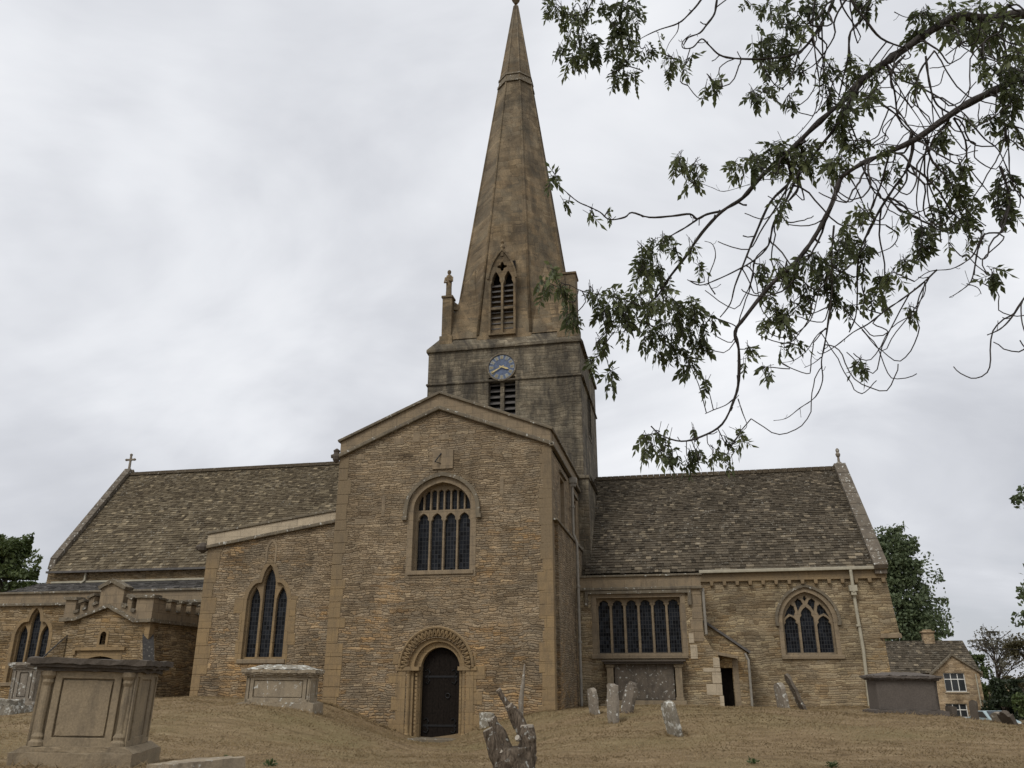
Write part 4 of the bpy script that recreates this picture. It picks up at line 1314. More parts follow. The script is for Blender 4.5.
sp = MB()
zs_ = [16.6, 20, 24, 28, 32, 34.5, 37, 39.6]
rings = [octring(z) for z in zs_]
vs = [p for r in rings for p in r]
fs = [(i * 8 + k, i * 8 + (k + 1) % 8, (i + 1) * 8 + (k + 1) % 8, (i + 1) * 8 + k) for i in range(len(rings) - 1) for k in range(8)]
sp.add(vs, fs + [tuple(range(7, -1, -1)), tuple((len(rings) - 1) * 8 + k for k in range(8))])
for sx in (-1, 1):                                   # broaches: half pyramids on the four corners
    for sy in (-1, 1):
        a = apo(16.9) * 0.995
        t = a * math.tan(math.pi / 8)
        c = (SPX + sx * (a + 0.02), SPY + sy * (a + 0.02), 16.9)
        p1, p2 = (SPX + sx * a, SPY + sy * t, 16.9), (SPX + sx * t, SPY + sy * a, 16.9)
        ap_ = apo(21.2) * 1.01 / math.sqrt(2)
        top_ = (SPX + sx * ap_, SPY + sy * ap_, 21.2)
        sp.add([c, p1, p2, top_], [(0, 1, 3), (0, 3, 2), (1, 2, 3), (0, 2, 1)])
spire = sp.build('spire', M['spire'], church)
rl = MB()
for k in range(8):
    rl.tube([tuple(Vector(octring(z)[k])) for z in (17.0, 24, 32, 39.6)], [0.075, 0.07, 0.06, 0.035], 6)
rl.build('edge_rolls', M['spire'], spire, smooth=True)
cb = MB()
for z0, z1, k in ((33.35, 33.5, 1.09), (33.5, 33.86, 1.045), (33.86, 33.98, 1.11)):
    r0, r1 = octring(z0, k), octring(z1, k)
    cb.add(r0 + r1, [(i, (i + 1) % 8, (i + 1) % 8 + 8, i + 8) for i in range(8)] + [tuple(range(7, -1, -1)), tuple(range(8, 16))])
cb.build('collar_band', M['coping'], spire)
fn = MB()
fn.lathe([(0.1, 0.0), (0.16, 0.12), (0.22, 0.22), (0.26, 0.36), (0.2, 0.48), (0.1, 0.55), (0.03, 0.7)], (SPX, SPY, 39.8), 10)
fn.build('finial', M['spire'], spire)
# lucarne: tall louvred two-light opening on the south face
LX, LY = 0.35, WY0 + 0.02
FL = FY(LY)
lo = arch(LX, 1.3, 16.9, 19.6, 21.3, 'pointed', 10)
lw_ = [cusped(LX + s * 0.3, 0.5, 16.98, 19.45, 20.2) for s in (-1, 1)]
quat = [(LX + (0.19 + 0.06 * math.cos(4 * a)) * math.cos(a), 20.45 + (0.19 + 0.06 * math.cos(4 * a)) * math.sin(a)) for a in [2 * math.pi * i / 24 for i in range(24)]]
lm = MB()
lm.prism(lo, FL, 0.0, 0.35, lw_ + [quat])
lm.prism(lo, FL, 0.35, 1.7, [arch(LX, 1.12, 16.95, 19.6, 20.9, 'pointed', 10)])
lm.box(LX - 0.08, LX + 0.08, LY - 0.04, LY + 0.1, 21.0, 21.6)
lm.lathe([(0.09, 0), (0.14, 0.1), (0.05, 0.3), (0.1, 0.4), (0.02, 0.6)], (LX, LY + 0.04, 21.4), 8)
luc = lm.build('lucarne', M['spire'], spire)
tb = MB()
tb.box(LX - 0.56, LX + 0.56, LY + 0.05, LY + 0.2, 18.22, 18.34)
tb.build('transom', M['spire'], luc)
lv = MB()
for s in (-1, 1):
    louvres(lv, LX + s * 0.3 - 0.26, LX + s * 0.3 + 0.26, 16.98, 19.75, LY + 0.18, 10)
lv.build('louvres', M['louvre'], luc)
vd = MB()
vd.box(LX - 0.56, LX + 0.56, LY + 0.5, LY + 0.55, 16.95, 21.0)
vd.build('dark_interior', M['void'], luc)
molb = MB()
molding(molb, arch_head(lo, 19.7), FL, 0.09, 0.08)
molb.build('hood_mould', M['spire'], luc)


def flyer(mb, p, q, th=0.22, w=0.15):
    """Small flying strut from pinnacle p to the spire at q, curved underneath."""
    p, q = Vector(p), Vector(q)
    n = Vector((q.y - p.y, p.x - q.x, 0)).normalized() * w
    N = 6
    top, bot = [], []
    for i in range(N + 1):
        t = i / N
        c = p.lerp(q, t)
        top.append(c)
        bot.append(c - Vector((0, 0, th + 0.55 * (t - 0.45) ** 2 * 2)))
    vs = [v + n for v in top] + [v - n for v in top] + [v + n for v in bot] + [v - n for v in bot]
    m = N + 1
    fs = []
    for i in range(N):
        fs += [(i, i + 1, m + i + 1, m + i), (2 * m + i, 3 * m + i, 3 * m + i + 1, 2 * m + i + 1), (i, 2 * m + i, 2 * m + i + 1, i + 1), (m + i, m + i + 1, 3 * m + i + 1, 3 * m + i)]
    mb.add(vs, fs)


def statue(x, y, z, h, parent):
    mb = MB()
    mb.lathe([(0.16, 0), (0.15, 0.1 * h), (0.14, 0.35 * h), (0.15, 0.55 * h), (0.17, 0.7 * h), (0.14, 0.78 * h), (0.06, 0.83 * h), (0.06, 0.85 * h), (0.095, 0.89 * h), (0.1, 0.94 * h), (0.06, 0.99 * h), (0.01, h)],
             (x, y, z), 12, 1.0, 0.8)
    mb.tube([(x - 0.17, y - 0.03, z + 0.72 * h), (x - 0.2, y - 0.1, z + 0.52 * h), (x - 0.05, y - 0.17, z + 0.5 * h)], [0.05, 0.045, 0.04], 6)
    mb.tube([(x + 0.17, y - 0.03, z + 0.72 * h), (x + 0.2, y - 0.1, z + 0.55 * h), (x + 0.04, y - 0.17, z + 0.58 * h)], [0.05, 0.045, 0.04], 6)
    return mb.build('statue', M['spire'], parent, smooth=True, label='weathered robed stone figure standing on the corner pinnacle')


for (x, y, w, zt, st_) in ((-2.4, WY0 + 0.42, 0.24, 19.25, True), (3.45, WY0 + 0.5, 0.42, 19.85, False), (-2.35, WY1 - 0.6, 0.36, 20.6, False)):
    pm = MB()
    pm.box(x - w - 0.08, x + w + 0.08, y - w - 0.08, y + w + 0.08, 16.5, 17.1)
    pm.box(x - w, x + w, y - w, y + w, 17.1, zt - 0.12)
    pm.box(x - w - 0.05, x + w + 0.05, y - w - 0.05, y + w + 0.05, zt - 0.12, zt)
    pn = pm.build('pinnacle', M['spire'], spire, bevel=0.03)
    d = Vector((SPX - x, SPY - y, 0)).normalized()
    r = apo(zt - 0.7) * 0.98
    a_ = Vector((SPX, SPY, zt - 0.75)) - d * r
    fm = MB()
    flyer(fm, (x + d.x * w, y + d.y * w, zt - 0.2), a_ + d * 0.2, 0.22, 0.13 if st_ else 0.2)
    fm.build('flying_strut', M['spire'], pn)
    if st_:
        statue(x, y, zt, 1.5, pn)

# ---- chancel
CY = 7.0
FC = FY(CY)
KX0, KX1 = 4.2, 15.38
CW = 12.38
cw_o = arch(CW, 1.84, 2.58, 3.75, 4.86, 'pointed', 14)
ch = MB()
ch.prism([(KX0, 0.2), (15.12, 0.2), (15.0, 3.25), (15.56, 3.25), (KX1, 5.3), (KX0, 5.3)], FC, 0.0, 0.6, [offset_poly(cw_o, 0.1)])
ch.prism([(7.6, 3.25), (16.6, 3.25), (16.6, 5.6), (11.8, 10.6), (7.6, 5.6)], FX(KX1), 0.0, 0.5)
ch.prism([(7.6, 0.2), (16.6, 0.2), (16.6, 3.25), (7.6, 3.25)], FX(15.0), 0.0, 0.5)
ch.prism([(KX0, 0.2), (KX1, 0.2), (KX1, 5.6), (KX0, 5.6)], FY(16.1), 0.0, 0.5)
ch.build('chancel_wall', M['rubble_chancel'], church)
# net tracery
lo_ = []
for dx in (-0.6, 0.0, 0.6):
    lo_.append(cusped(CW + dx, 0.525, 2.64, 3.62 if dx else 3.85, 3.98 if dx else 4.32))
side_l = [(0.78, 3.9), (0.6, 4.06), (0.42, 3.98), (0.36, 4.14), (0.4, 4.34), (0.5, 4.42), (0.66, 4.2)]
dag_l = [(0.27, 4.12), (0.17, 4.32), (0.07, 4.42), (0.13, 4.56), (0.24, 4.64), (0.36, 4.52), (0.31, 4.3)]
for s in (-1, 1):
    for pl_ in (side_l, dag_l):
        p_ = [(CW + s * x * 1.07, z) for x, z in pl_]
        lo_.append(p_ if s < 0 else p_[::-1])
lo_.append([(CW, 4.5), (CW + 0.08, 4.62), (CW, 4.76), (CW - 0.08, 4.62)])
window(FC, cw_o, lo_, glass='glass_big', depth=0.16, surround=0.16, hood=[(11.2, 3.62), (11.34, 3.62)] + arch_head(offset_poly(cw_o, 0.17), 3.7) + [(13.42, 3.62), (13.56, 3.62)], hood_w=0.1, hood_p=0.09,
       sill=(11.3, 13.55, 2.42, 2.56, 0.07))
co = MB()
co.box(8.5, KX1 + 0.02, CY - 0.1, CY + 0.5, 5.3, 5.62)
con = co.build('cornice', M['ashlar_ochre'], church, bevel=0.012)
x = 8.95
while x < 15.3:
    cbm = MB()
    cbm.prism([(x - 0.07, 5.3), (x - 0.06, 5.14), (x + 0.06, 5.14), (x + 0.07, 5.3)], FC, -0.16, 0.05)
    cbm.build('corbel', M['ashlar_ochre'], con, bevel=0.02)
    x += 0.485
gt = MB()
gt.prism([(CY - 0.26, 5.62), (CY - 0.1, 5.62), (CY - 0.1, 5.74), (CY - 0.26, 5.74)], lambda a, b, d: (8.5 + d, a, b), 0.0, KX1 - 8.45)
gt.build('gutter', M['pipe'], church, bevel=0.02)
cr = MB()
up_c = (0, 4.98, 5.08)
sl_c = math.hypot(4.98, 5.08)
slates(cr, (4.0, 6.82, 5.7), (1, 0, 0), up_c, 11.05, sl_c, 0.18, 0.1, 0.13, 0.32, 0.036, 8)
cr.add([(4.0, 6.85, 5.68), (15.05, 6.85, 5.68), (15.05, 11.8, 10.72), (4.0, 11.8, 10.72), (15.05, 16.75, 5.68), (4.0, 16.75, 5.68)], [(0, 1, 2, 3), (3, 2, 4, 5)], 0.1)
croof = cr.build('chancel_roof', M['slate_chancel'], church, recalc=False)
rd = MB()
x = 4.1
while x < 15.0:
    rd.prism([(11.58, 10.65), (12.02, 10.65), (11.9, 10.86), (11.7, 10.86)], lambda a, b, d, x=x: (x + d, a, b), 0.0, 0.26)
    x += 0.275
rd.build('ridge_tiles', M['slate_nave'], croof, bevel=0.015)
gc = MB()
for k in range(9):
    t0, t1 = k / 9, (k + 1) / 9 - 0.004
    y0, z0, y1, z1 = 6.7 + 5.12 * t0, 5.62 + 5.22 * t0, 6.7 + 5.12 * t1, 5.62 + 5.22 * t1
    gc.prism([(y0, z0), (y1, z1), (y1 - 0.1, z1 + 0.16), (y0 - 0.1, z0 + 0.16)], FW(14.95), 0.0, 0.5)
    gc.prism([(23.62 - y0, z0), (23.62 - y1, z1), (23.72 - y1, z1 + 0.16), (23.72 - y0, z0 + 0.16)], FW(14.95), 0.0, 0.5)
gc.box(14.98, 15.42, 6.78, 7.1, 5.45, 5.66)
gc.build('gable_coping', M['coping_dark'], church, bevel=0.015)
ex = MB()
ex.lathe([(0.19, 0), (0.13, 0.1), (0.06, 0.17), (0.05, 0.36), (0.09, 0.42), (0.11, 0.52), (0.06, 0.6), (0.085, 0.68), (0.07, 0.75), (0.02, 0.8)], (15.2, 11.8, 10.9), 8)
ex.build('gable_finial', M['headstone'], church)
downpipe([(14.12, 6.78, 5.62), (14.12, 6.78, 4.8), (14.14, 6.9, 4.6), (14.2, 6.9, 2.7), (14.14, 6.9, 0.6)], 0.06, 'pipe', (14.12, 6.82, 4.85), [(14.15, 6.9, 3.6), (14.18, 6.9, 1.8)])
lg_ = MB()
lg_.prism([(14.85, 3.14), (15.62, 3.14), (15.6, 3.3), (14.9, 3.3)], FC, -0.09, 0.3)
lg_.build('corner_ledge', M['ashlar'], church, bevel=0.02)

# ---- south-east chapel with six-light window
HY = 5.2
FH = FY(HY)
six = [(4.58, 2.58), (7.7, 2.58), (7.7, 4.6), (4.58, 4.6)]
hw_ = MB()
hw_.prism([(TX1, 0.2), (8.98, 0.2), (8.92, 2.5), (8.72, 2.75), (8.62, 2.95), (8.47, 3.2), (8.47, 4.95), (TX1, 4.95)], FH, 0.0, 0.6, [offset_poly(six, 0.1)])
hw_.prism([(HY + 0.6, 0.2), (CY, 0.2), (CY, 4.95), (HY + 0.6, 4.95)], FX(8.47), 0.0, 0.5)
hw_.build('chapel_wall', M['rubble_chancel'], church)
for (x0, x1, z0, z1) in ((8.42, 8.97, 1.18, 1.55), (8.65, 8.97, 1.56, 1.95), (8.35, 8.96, 1.96, 2.1), (8.72, 8.95, 2.1, 2.45), (7.95, 8.2, 2.4, 2.9), (7.92, 8.1, 2.95, 3.3), (8.85, 9.0, 0.75, 1.17)):
    ps = MB()
    ps.prism([(x0, z0), (x1, z0), (x1, z1 - 0.012), (x0, z1 - 0.012)], FH, -0.016, 0.3)
    ps.build('dressed_stone', M['ashlar_pale'], church, bevel=0.012)
q = MB()
quoins(q, FH, 8.475, -1, 3.0, 4.9, 0.3, 0.55)
q.build('corner_stones', M['ashlar'], church, bevel=0.01)
ls = []
for i in range(6):
    cx = 4.58 + 3.12 * (i + 0.5) / 6
    ls.append(cusped(cx, 0.45, 2.62, 4.28, 4.54))
window(FH, six, ls, glass='glass_big', depth=0.2, surround=0.18, hood=[(4.28, 4.3), (4.28, 4.74), (8.0, 4.74), (8.0, 4.3)], hood_w=0.11, hood_p=0.11, sill=(4.35, 7.85, 2.42, 2.58, 0.1))
hp = MB()
hp.box(TX1 + 0.11, 8.5, HY - 0.03, HY + 0.35, 4.98, 5.36)
hpo = hp.build('chapel_parapet', M['ashlar'], church)
cp = MB()
cp.box(TX1 + 0.11, 8.56, HY - 0.1, HY + 0.4, 5.36, 5.44)
cp.box(TX1 + 0.11, 8.54, HY - 0.11, HY + 0.1, 4.87, 4.98)
cp.box(8.12, 8.5, HY - 0.02, HY + 1.8, 4.98, 5.36)
cp.build('coping', M['coping'], hpo, bevel=0.02)
hr = MB()
hr.box(TX1, 8.4, HY + 0.3, CY, 4.9, 5.1)
hr.build('chapel_roof', M['lead'], church)
downpipe([(8.56, HY + 0.02, 4.9), (8.56, HY + 0.02, 3.25)], 0.05, 'pipe_grey')

# ---- lean-to with the priest's door
LYY = 5.85
FLn = FY(LYY)
pdo = [(8.98, 0.3), (9.4, 0.3), (9.4, 2.1), (8.98, 2.1)]
ln = MB()
ln.prism([(8.5, 0.2), (9.95, 0.2), (9.98, 2.62), (8.5, 3.72)], FLn, 0.0, 0.45, [pdo])
ln.prism([(LYY + 0.45, 0.2), (CY, 0.2), (CY, 2.62), (LYY + 0.45, 2.62)], FX(9.96), 0.0, 0.4)
lno = ln.build('stair_lean_to', M['rubble_chancel'], church)
cp = MB()
molding(cp, [(8.48, 3.73), (10.06, 2.6)], FLn, 0.08, 0.1, 1.15)
cp.build('coping', M['louvre'], lno)
cp = MB()
cp.prism([(8.78, 2.56), (9.62, 2.4), (9.62, 2.5), (8.78, 2.68)], FLn, -0.5, 0.05)
cp.prism([(9.42, 0.5), (9.62, 0.5), (9.62, 2.4), (9.42, 2.4)], FLn, -0.02, 0.2)
cp.build('door_hood', M['ashlar'], lno, bevel=0.01)
dd = MB()
dd.box(8.9, 9.5, LYY + 0.34, LYY + 0.4, 0.3, 2.2)
dd.build('door', M['oak'], church, label='narrow dark door of the lean-to beside the chapel')
downpipe([(9.9, LYY - 0.04, 2.6), (10.0, LYY - 0.06, 2.35), (9.98, LYY - 0.06, 0.6)], 0.045, 'pipe_grey')

# ------------------------------------------------------------------ tombs and headstones


def ident(a, b, c):
    return (a, b, c)


def chest_tomb(name, loc, rot, W, D, H, label, group, mat, slab_mat, top_mat=None, over=0.14, columns=True, lid=0.0, plinth=0.2, panel_mat=None, slab_h=0.15, framed=True):
    """Chest tomb: stepped plinth, panelled body, corner balusters and a moulded slab. Local origin: middle of the front edge."""
    t = thing(name, loc, rot, label, 'tomb', group)
    p = MB()
    p.box(-W / 2 - 0.13, W / 2 + 0.13, 0.0, D + 0.26, -0.25, plinth * 0.75)
    p.prism([(-W / 2 - 0.13, plinth * 0.75), (W / 2 + 0.13, plinth * 0.75), (W / 2 + 0.02, plinth), (-W / 2 - 0.02, plinth)], lambda a, b, d: (a, d, b), 0.06, D + 0.2)
    p.build('plinth', mat, t, bevel=0.012, weather=0.009)
    y0, y1 = 0.13, 0.13 + D
    zb, zt = plinth, H - slab_h
    b = MB()
    b.box(-W / 2 + 0.02, W / 2 - 0.02, y0 + 0.04, y1 - 0.02, zb, zt)
    fr = 0.1
    col = 0.16 if columns else 0.09
    for F, a0, a1 in ((lambda a, z, d: (a, y0 + d, z), -W / 2, W / 2), (lambda a, z, d: (W / 2 - d, a, z), y0, y1), (lambda a, z, d: (-W / 2 + d, a, z), y0, y1)):
        b.prism([(a0, zb), (a1, zb), (a1, zt), (a0, zt)], F, 0.0, 0.07, [] if not framed else
                [[(a0 + col + 0.08, zb + 0.09), (a1 - col - 0.08, zb + 0.09), (a1 - col - 0.08, zt - 0.08), (a0 + col + 0.08, zt - 0.08)],
                 [(a0 + 0.03, zb + 0.06), (a0 + col, zb + 0.06), (a0 + col, zt - 0.05), (a0 + 0.03, zt - 0.05)],
                 [(a1 - col, zb + 0.06), (a1 - 0.03, zb + 0.06), (a1 - 0.03, zt - 0.05), (a1 - col, zt - 0.05)]])
    b.build('body', mat, t, bevel=0.008)
    if framed:
        pm = MB()
        pm.box(-W / 2 + col + 0.1, W / 2 - col - 0.1, y0 + 0.015, y0 + 0.06, zb + 0.11, zt - 0.1)
        pm.build('panel', panel_mat or mat, t, weather=0.006)
    if columns:
        hh = zt - zb
        for x in (-W / 2 + 0.085, W / 2 - 0.085):
            c = MB()
            c.lathe([(0.085, 0), (0.085, 0.04), (0.062, 0.07), (0.07, 0.1), (0.045, 0.14), (0.04, hh * 0.3), (0.048, hh * 0.6), (0.043, hh - 0.16), (0.064, hh - 0.12), (0.055, hh - 0.09), (0.085, hh - 0.05), (0.085, hh)],
                    (x, y0 + 0.02, zb), 12, 1.0, 0.9)
            c.build('baluster', mat, t, smooth=False)
    s = MB()
    for o, z0, z1 in ((over * 0.35, zt, zt + slab_h * 0.3), (over * 0.75, zt + slab_h * 0.3, zt + slab_h * 0.55), (over, zt + slab_h * 0.55, H)):
        s.box(-W / 2 - o, W / 2 + o, y0 - o, y1 + o, z0, z1)
    so = s.build('slab', slab_mat, t, bevel=0.0, weather=0.013)
    if lid > 0:
        l = MB()
        k, m_ = 0.3, 0.24
        b0 = [(-W / 2 - over * 0.8, y0 - over * 0.8, H), (W / 2 + over * 0.8, y0 - over * 0.8, H), (W / 2 + over * 0.8, y1 + over * 0.8, H), (-W / 2 - over * 0.8, y1 + over * 0.8, H)]
        b1 = [(-W / 2 + k, y0 + m_, H + lid), (W / 2 - k, y0 + m_, H + lid), (W / 2 - k, y1 - m_, H + lid), (-W / 2 + k, y1 - m_, H + lid)]
        l.add(b0 + b1, [(0, 1, 5, 4), (1, 2, 6, 5), (2, 3, 7, 6), (3, 0, 4, 7), (4, 5, 6, 7), (3, 2, 1, 0)])
        l.build('raised_lid', top_mat or slab_mat, t, weather=0.02)
    return t


chest_tomb('chest_tomb', (1.03, -18.0, 0.68), (0, R(1.2), R(17.5)), 1.06, 0.85, 1.18, 'big brown panelled chest tomb with dark overhanging slab, nearest on the left', 'chest tombs in the churchyard',
           M['tomb'], M['tomb_dark'], plinth=0.24, over=0.13, slab_h=0.14)
chest_tomb('chest_tomb', (-1.42, -8.3, 1.06), (0, R(0.6), R(11)), 1.48, 0.8, 0.82, 'pale chest tomb with white lichen on its raised lid, below the three-light window', 'chest tombs in the churchyard',
           M['tomb_lichen'], M['tomb_lichen'], M['lichen_white'], plinth=0.12, over=0.11, lid=0.11, columns=False)
chest_tomb('chest_tomb', (-7.8, -8.75, 0.98), (0, R(-1), R(11)), 0.55, 0.6, 1.08, 'small grey chest tomb half hidden behind the big brown one', 'chest tombs in the churchyard',
           M['headstone'], M['headstone'], plinth=0.2, over=0.1, columns=False)
chest_tomb('chest_tomb', (12.72, -5.5, 0.92), (0, R(0.8), R(9)), 1.36, 0.6, 0.82, 'plain dark grey chest tomb with a wide sloping lid, right of the church', 'chest tombs in the churchyard',
           M['tomb_grey'], M['tomb_grey'], M['tomb_grey'], plinth=0.1, over=0.11, lid=0.08, columns=False, slab_h=0.1, framed=False)

lg = MB()
lg.box(-0.3, 0.3, -0.42, 0.42, -0.1, 0.08)
lgo = lg.build('ledger_stone', M['tomb_lichen'], weather=0.012)
lgo.location = (2.5, -17.85, 0.72)
lgo.rotation_euler = (R(2), R(-3), R(-35))
tag(lgo, 'flat pale ledger slab lying in the grass beside the big brown tomb', 'gravestone', 'gravestones in the grass')
lb_ = MB()
lb_.box(-0.75, 0.75, -0.35, 0.35, -0.1, 0.14)
lb_.box(-0.6, 0.6, -0.25, 0.25, 0.14, 0.26)
lbo = lb_.build('ledger_stone', M['lichen_white'], weather=0.03)
lbo.location = (-7.1, -10.3, 1.0)
lbo.rotation_euler = (0, R(2), R(8))
tag(lbo, 'low slab crusted white with lichen, behind the big brown tomb', 'gravestone', 'gravestones in the grass')

# table tomb built against the chapel wall
wt_ = thing('wall_tomb', (6.26, 5.2, 0.8), (0, 0, 0), 'table tomb with mottled lichened panel against the wall below the six-light window', 'tomb')
m_ = MB()
m_.box(-1.5, 1.5, -0.62, -0.02, 1.5, 1.56)
m_.box(-1.42, 1.42, -0.54, -0.02, 1.42, 1.5)
m_.build('slab', M['tomb_dark'], wt_, bevel=0.015)
m_ = MB()
m_.box(-1.05, 1.05, -0.34, -0.03, 0.22, 1.42)
m_.build('panel', M['lichen_dark'], wt_)
for x in (-1.22, 1.22):
    m_ = MB()
    m_.box(x - 0.15, x + 0.15, -0.44, -0.04, 0.2, 0.3)
    m_.box(x - 0.12, x + 0.12, -0.41, -0.04, 0.3, 1.32)
    m_.box(x - 0.16, x + 0.16, -0.45, -0.04, 1.32, 1.418)
    m_.build('pilaster', M['tomb'], wt_, bevel=0.015)
m_ = MB()
m_.box(-1.45, 1.45, -0.5, -0.02, 0.0, 0.2)
m_.box(-1.6, 1.6, -0.62, -0.02, -0.3, 0.08)
m_.build('base', M['tomb'], wt_, bevel=0.02)


def headstone(x, y, W, H, T, rot, label, mat='headstone', shape='round', base=None):
    mb = MB()
    if shape == 'round':
        pts = [(-W / 2, -0.25), (W / 2, -0.25), (W / 2, H * 0.8)] + [(W / 2 * math.cos(a), H * 0.8 + H * 0.2 * math.sin(a)) for a in [math.pi * i / 8 for i in range(1, 8)]] + [(-W / 2, H * 0.8)]
    elif shape == 'shoulder':
        pts = [(-W / 2, -0.25), (W / 2, -0.25), (W / 2, H * 0.82), (W * 0.36, H * 0.82)] + [(W * 0.3 * math.cos(a), H * 0.84 + H * 0.16 * math.sin(a)) for a in [math.pi * i / 8 for i in range(0, 9)]] + [(-W * 0.36, H * 0.82), (-W / 2, H * 0.82)]
    else:
        pts = [(-W / 2, -0.25), (W / 2, -0.25), (W * 0.42, H * 0.96), (W * 0.1, H), (-W * 0.45, H * 0.93)]
    mb.prism(pts, lambda a, b, d: (d, a, b), -T / 2, T / 2)
    o = mb.build('headstone', M[mat], weather=0.014)
    o.location = (x, y, gz(x, y) if base is None else base)
    o.rotation_euler = rot
    tag(o, label, 'gravestone', 'gravestones in the grass')
    return o


headstone(5.47, -4.83, 0.62, 0.62, 0.12, (R(2), R(-6), R(20)), 'small narrow headstone leaning left, just right of the downpipe')
headstone(6.18, -7.75, 0.36, 0.8, 0.15, (R(-3), R(2), R(24)), 'rough grey eroded headstone standing in front of the wall tomb', shape='broken')
headstone(6.36, -6.2, 0.45, 0.7, 0.1, (R(4), R(14), R(34)), 'headstone with a white lichen-capped top behind the rough eroded one', 'lichen_dark', 'shoulder')
headstone(7.53, -10.55, 0.36, 0.6, 0.13, (R(6), R(-16), R(27)), 'short headstone tilted well over with white lichen patches, alone in the grass', 'lichen_white', 'round')
headstone(10.22, -2.85, 0.55, 0.76, 0.13, (R(0), R(-7), R(15)), 'pale narrow headstone in front of the chancel wall, left of a thinner dark one')
headstone(10.78, -2.25, 0.3, 1.02, 0.08, (R(0), R(-22), R(13)), 'thin dark headstone leaning steeply left in front of the chancel wall', 'lichen_dark', 'round')
headstone(14.42, -4.03, 0.17, 0.46, 0.09, (R(3), R(2), R(60)), 'upright dark brown headstone in front of the cottage corner', 'tomb_dark', 'round')
headstone(15.06, -3.9, 0.4, 0.45, 0.11, (R(3), R(-18), R(25)), 'pale tilted headstone near the parked car', 'headstone', 'round', 0.5)
headstone(14.92, -4.95, 0.4, 0.45, 0.1, (R(3), R(-28), R(20)), 'dark headstone leaning left, rightmost on the slope', 'tomb_dark', 'shoulder', 0.6)
headstone(13.62, -5.1, 0.22, 0.25, 0.12, (R(0), R(8), R(30)), 'low dark stump of a broken headstone at the end of the grey tomb', 'tomb_dark', 'broken')
headstone(1.72, -0.55, 0.5, 0.42, 0.12, (R(0), R(-4), R(70)), 'low broken lichened stone right beside the arched doorway', 'lichen_white', 'broken')

# ---- pruned tree stump in front of the door


def bark(name, c, c2, scale=6.0, lich=0.0):
    m, nt = new_mat(name)
    obj = node(nt, 'TexCoord').outputs['Object']
    mp = node(nt, 'Mapping', {'Vector': obj, 'Scale': (1, 1, 0.25)}).outputs[0]
    n = tex_noise(nt, mp, scale * 3, 6.0, 0.7)
    col = ramp(nt, n, [(0.35, c), (0.65, c2)])
    if lich:
        l = tex_noise(nt, obj, scale, 5.0, 0.65)
        col = mixc(nt, ramp(nt, l, [(0.62 - lich * 0.15, 0.0), (0.66 - lich * 0.15, 0.9)]), col, (0.4, 0.4, 0.36))
    finish(nt, col, 0.95, n, 1.0, 0.03, 0.1)
    return m


M['glass_plain'] = plain('window_glass', (0.03, 0.033, 0.035), 0.15, 0.1, 2.0, 0.5)
M['stump'] = bark('lichened_stump_bark', (0.05, 0.038, 0.028), (0.2, 0.16, 0.12), 13.0, 0.16)
M['cut'] = plain('weathered_cut_wood', (0.32, 0.285, 0.235), 0.85, 0.3, 20.0, dark=(0.28, 0.23, 0.18))
M['bark'] = bark('grey_brown_bark', (0.04, 0.033, 0.027), (0.1, 0.083, 0.068), 5.0)
M['ash_bark'] = bark('ash_twig_bark', (0.038, 0.034, 0.032), (0.095, 0.086, 0.08), 9.0)

sz = 0.42
stump = thing('tree_stump', (5.86, -16.98, sz), (0, 0, R(11.5)), 'grey lichened stump of a pruned tree with cut limbs in front of the doorway', 'tree stump')
stump.scale = (0.86, 0.86, 1.0)


def rough_tube(name, pts, radii, mat, parent, sides=14, amp=0.1, seed=0):
    """Tube through smoothed points with an uneven, knotted surface."""
    P_ = [Vector(p) for p in pts]
    fine, rr = [], []
    for i in range(len(P_) - 1):
        p0, p1, p2, p3 = P_[max(i - 1, 0)], P_[i], P_[i + 1], P_[min(i + 2, len(P_) - 1)]
        for k in range(6):
            t = k / 6
            fine.append(0.5 * ((2 * p1) + (p2 - p0) * t + (2 * p0 - 5 * p1 + 4 * p2 - p3) * t * t + (3 * p1 - p0 - 3 * p2 + p3) * t ** 3))
            rr.append(radii[i] + (radii[i + 1] - radii[i]) * t)
    fine.append(P_[-1])
    rr.append(radii[-1])
    mb = MB()
    mb.tube(fine, rr, sides)
    out = []
    for j, v in enumerate(mb.v):
        v = Vector(v)
        c = fine[min(j // sides, len(fine) - 1)]
        n = mnoise.noise(v * 7.0 + Vector((seed, 0, 0))) + 0.5 * mnoise.noise(v * 17.0 + Vector((seed, 5, 0)))
        out.append(tuple(c + (v - c) * (1.0 + amp * 3.0 * n)))
    mb.v = out
    return mb.build(name, mat, parent, smooth=True)


def cut_face(parent, p, d, r):
    d = Vector(d).normalized()
    mb = MB()
    mb.tube([Vector(p) - d * 0.015, Vector(p) + d * 0.012], [r, r * 0.94], 12)
    return mb.build('cut_face', M['cut'], parent)


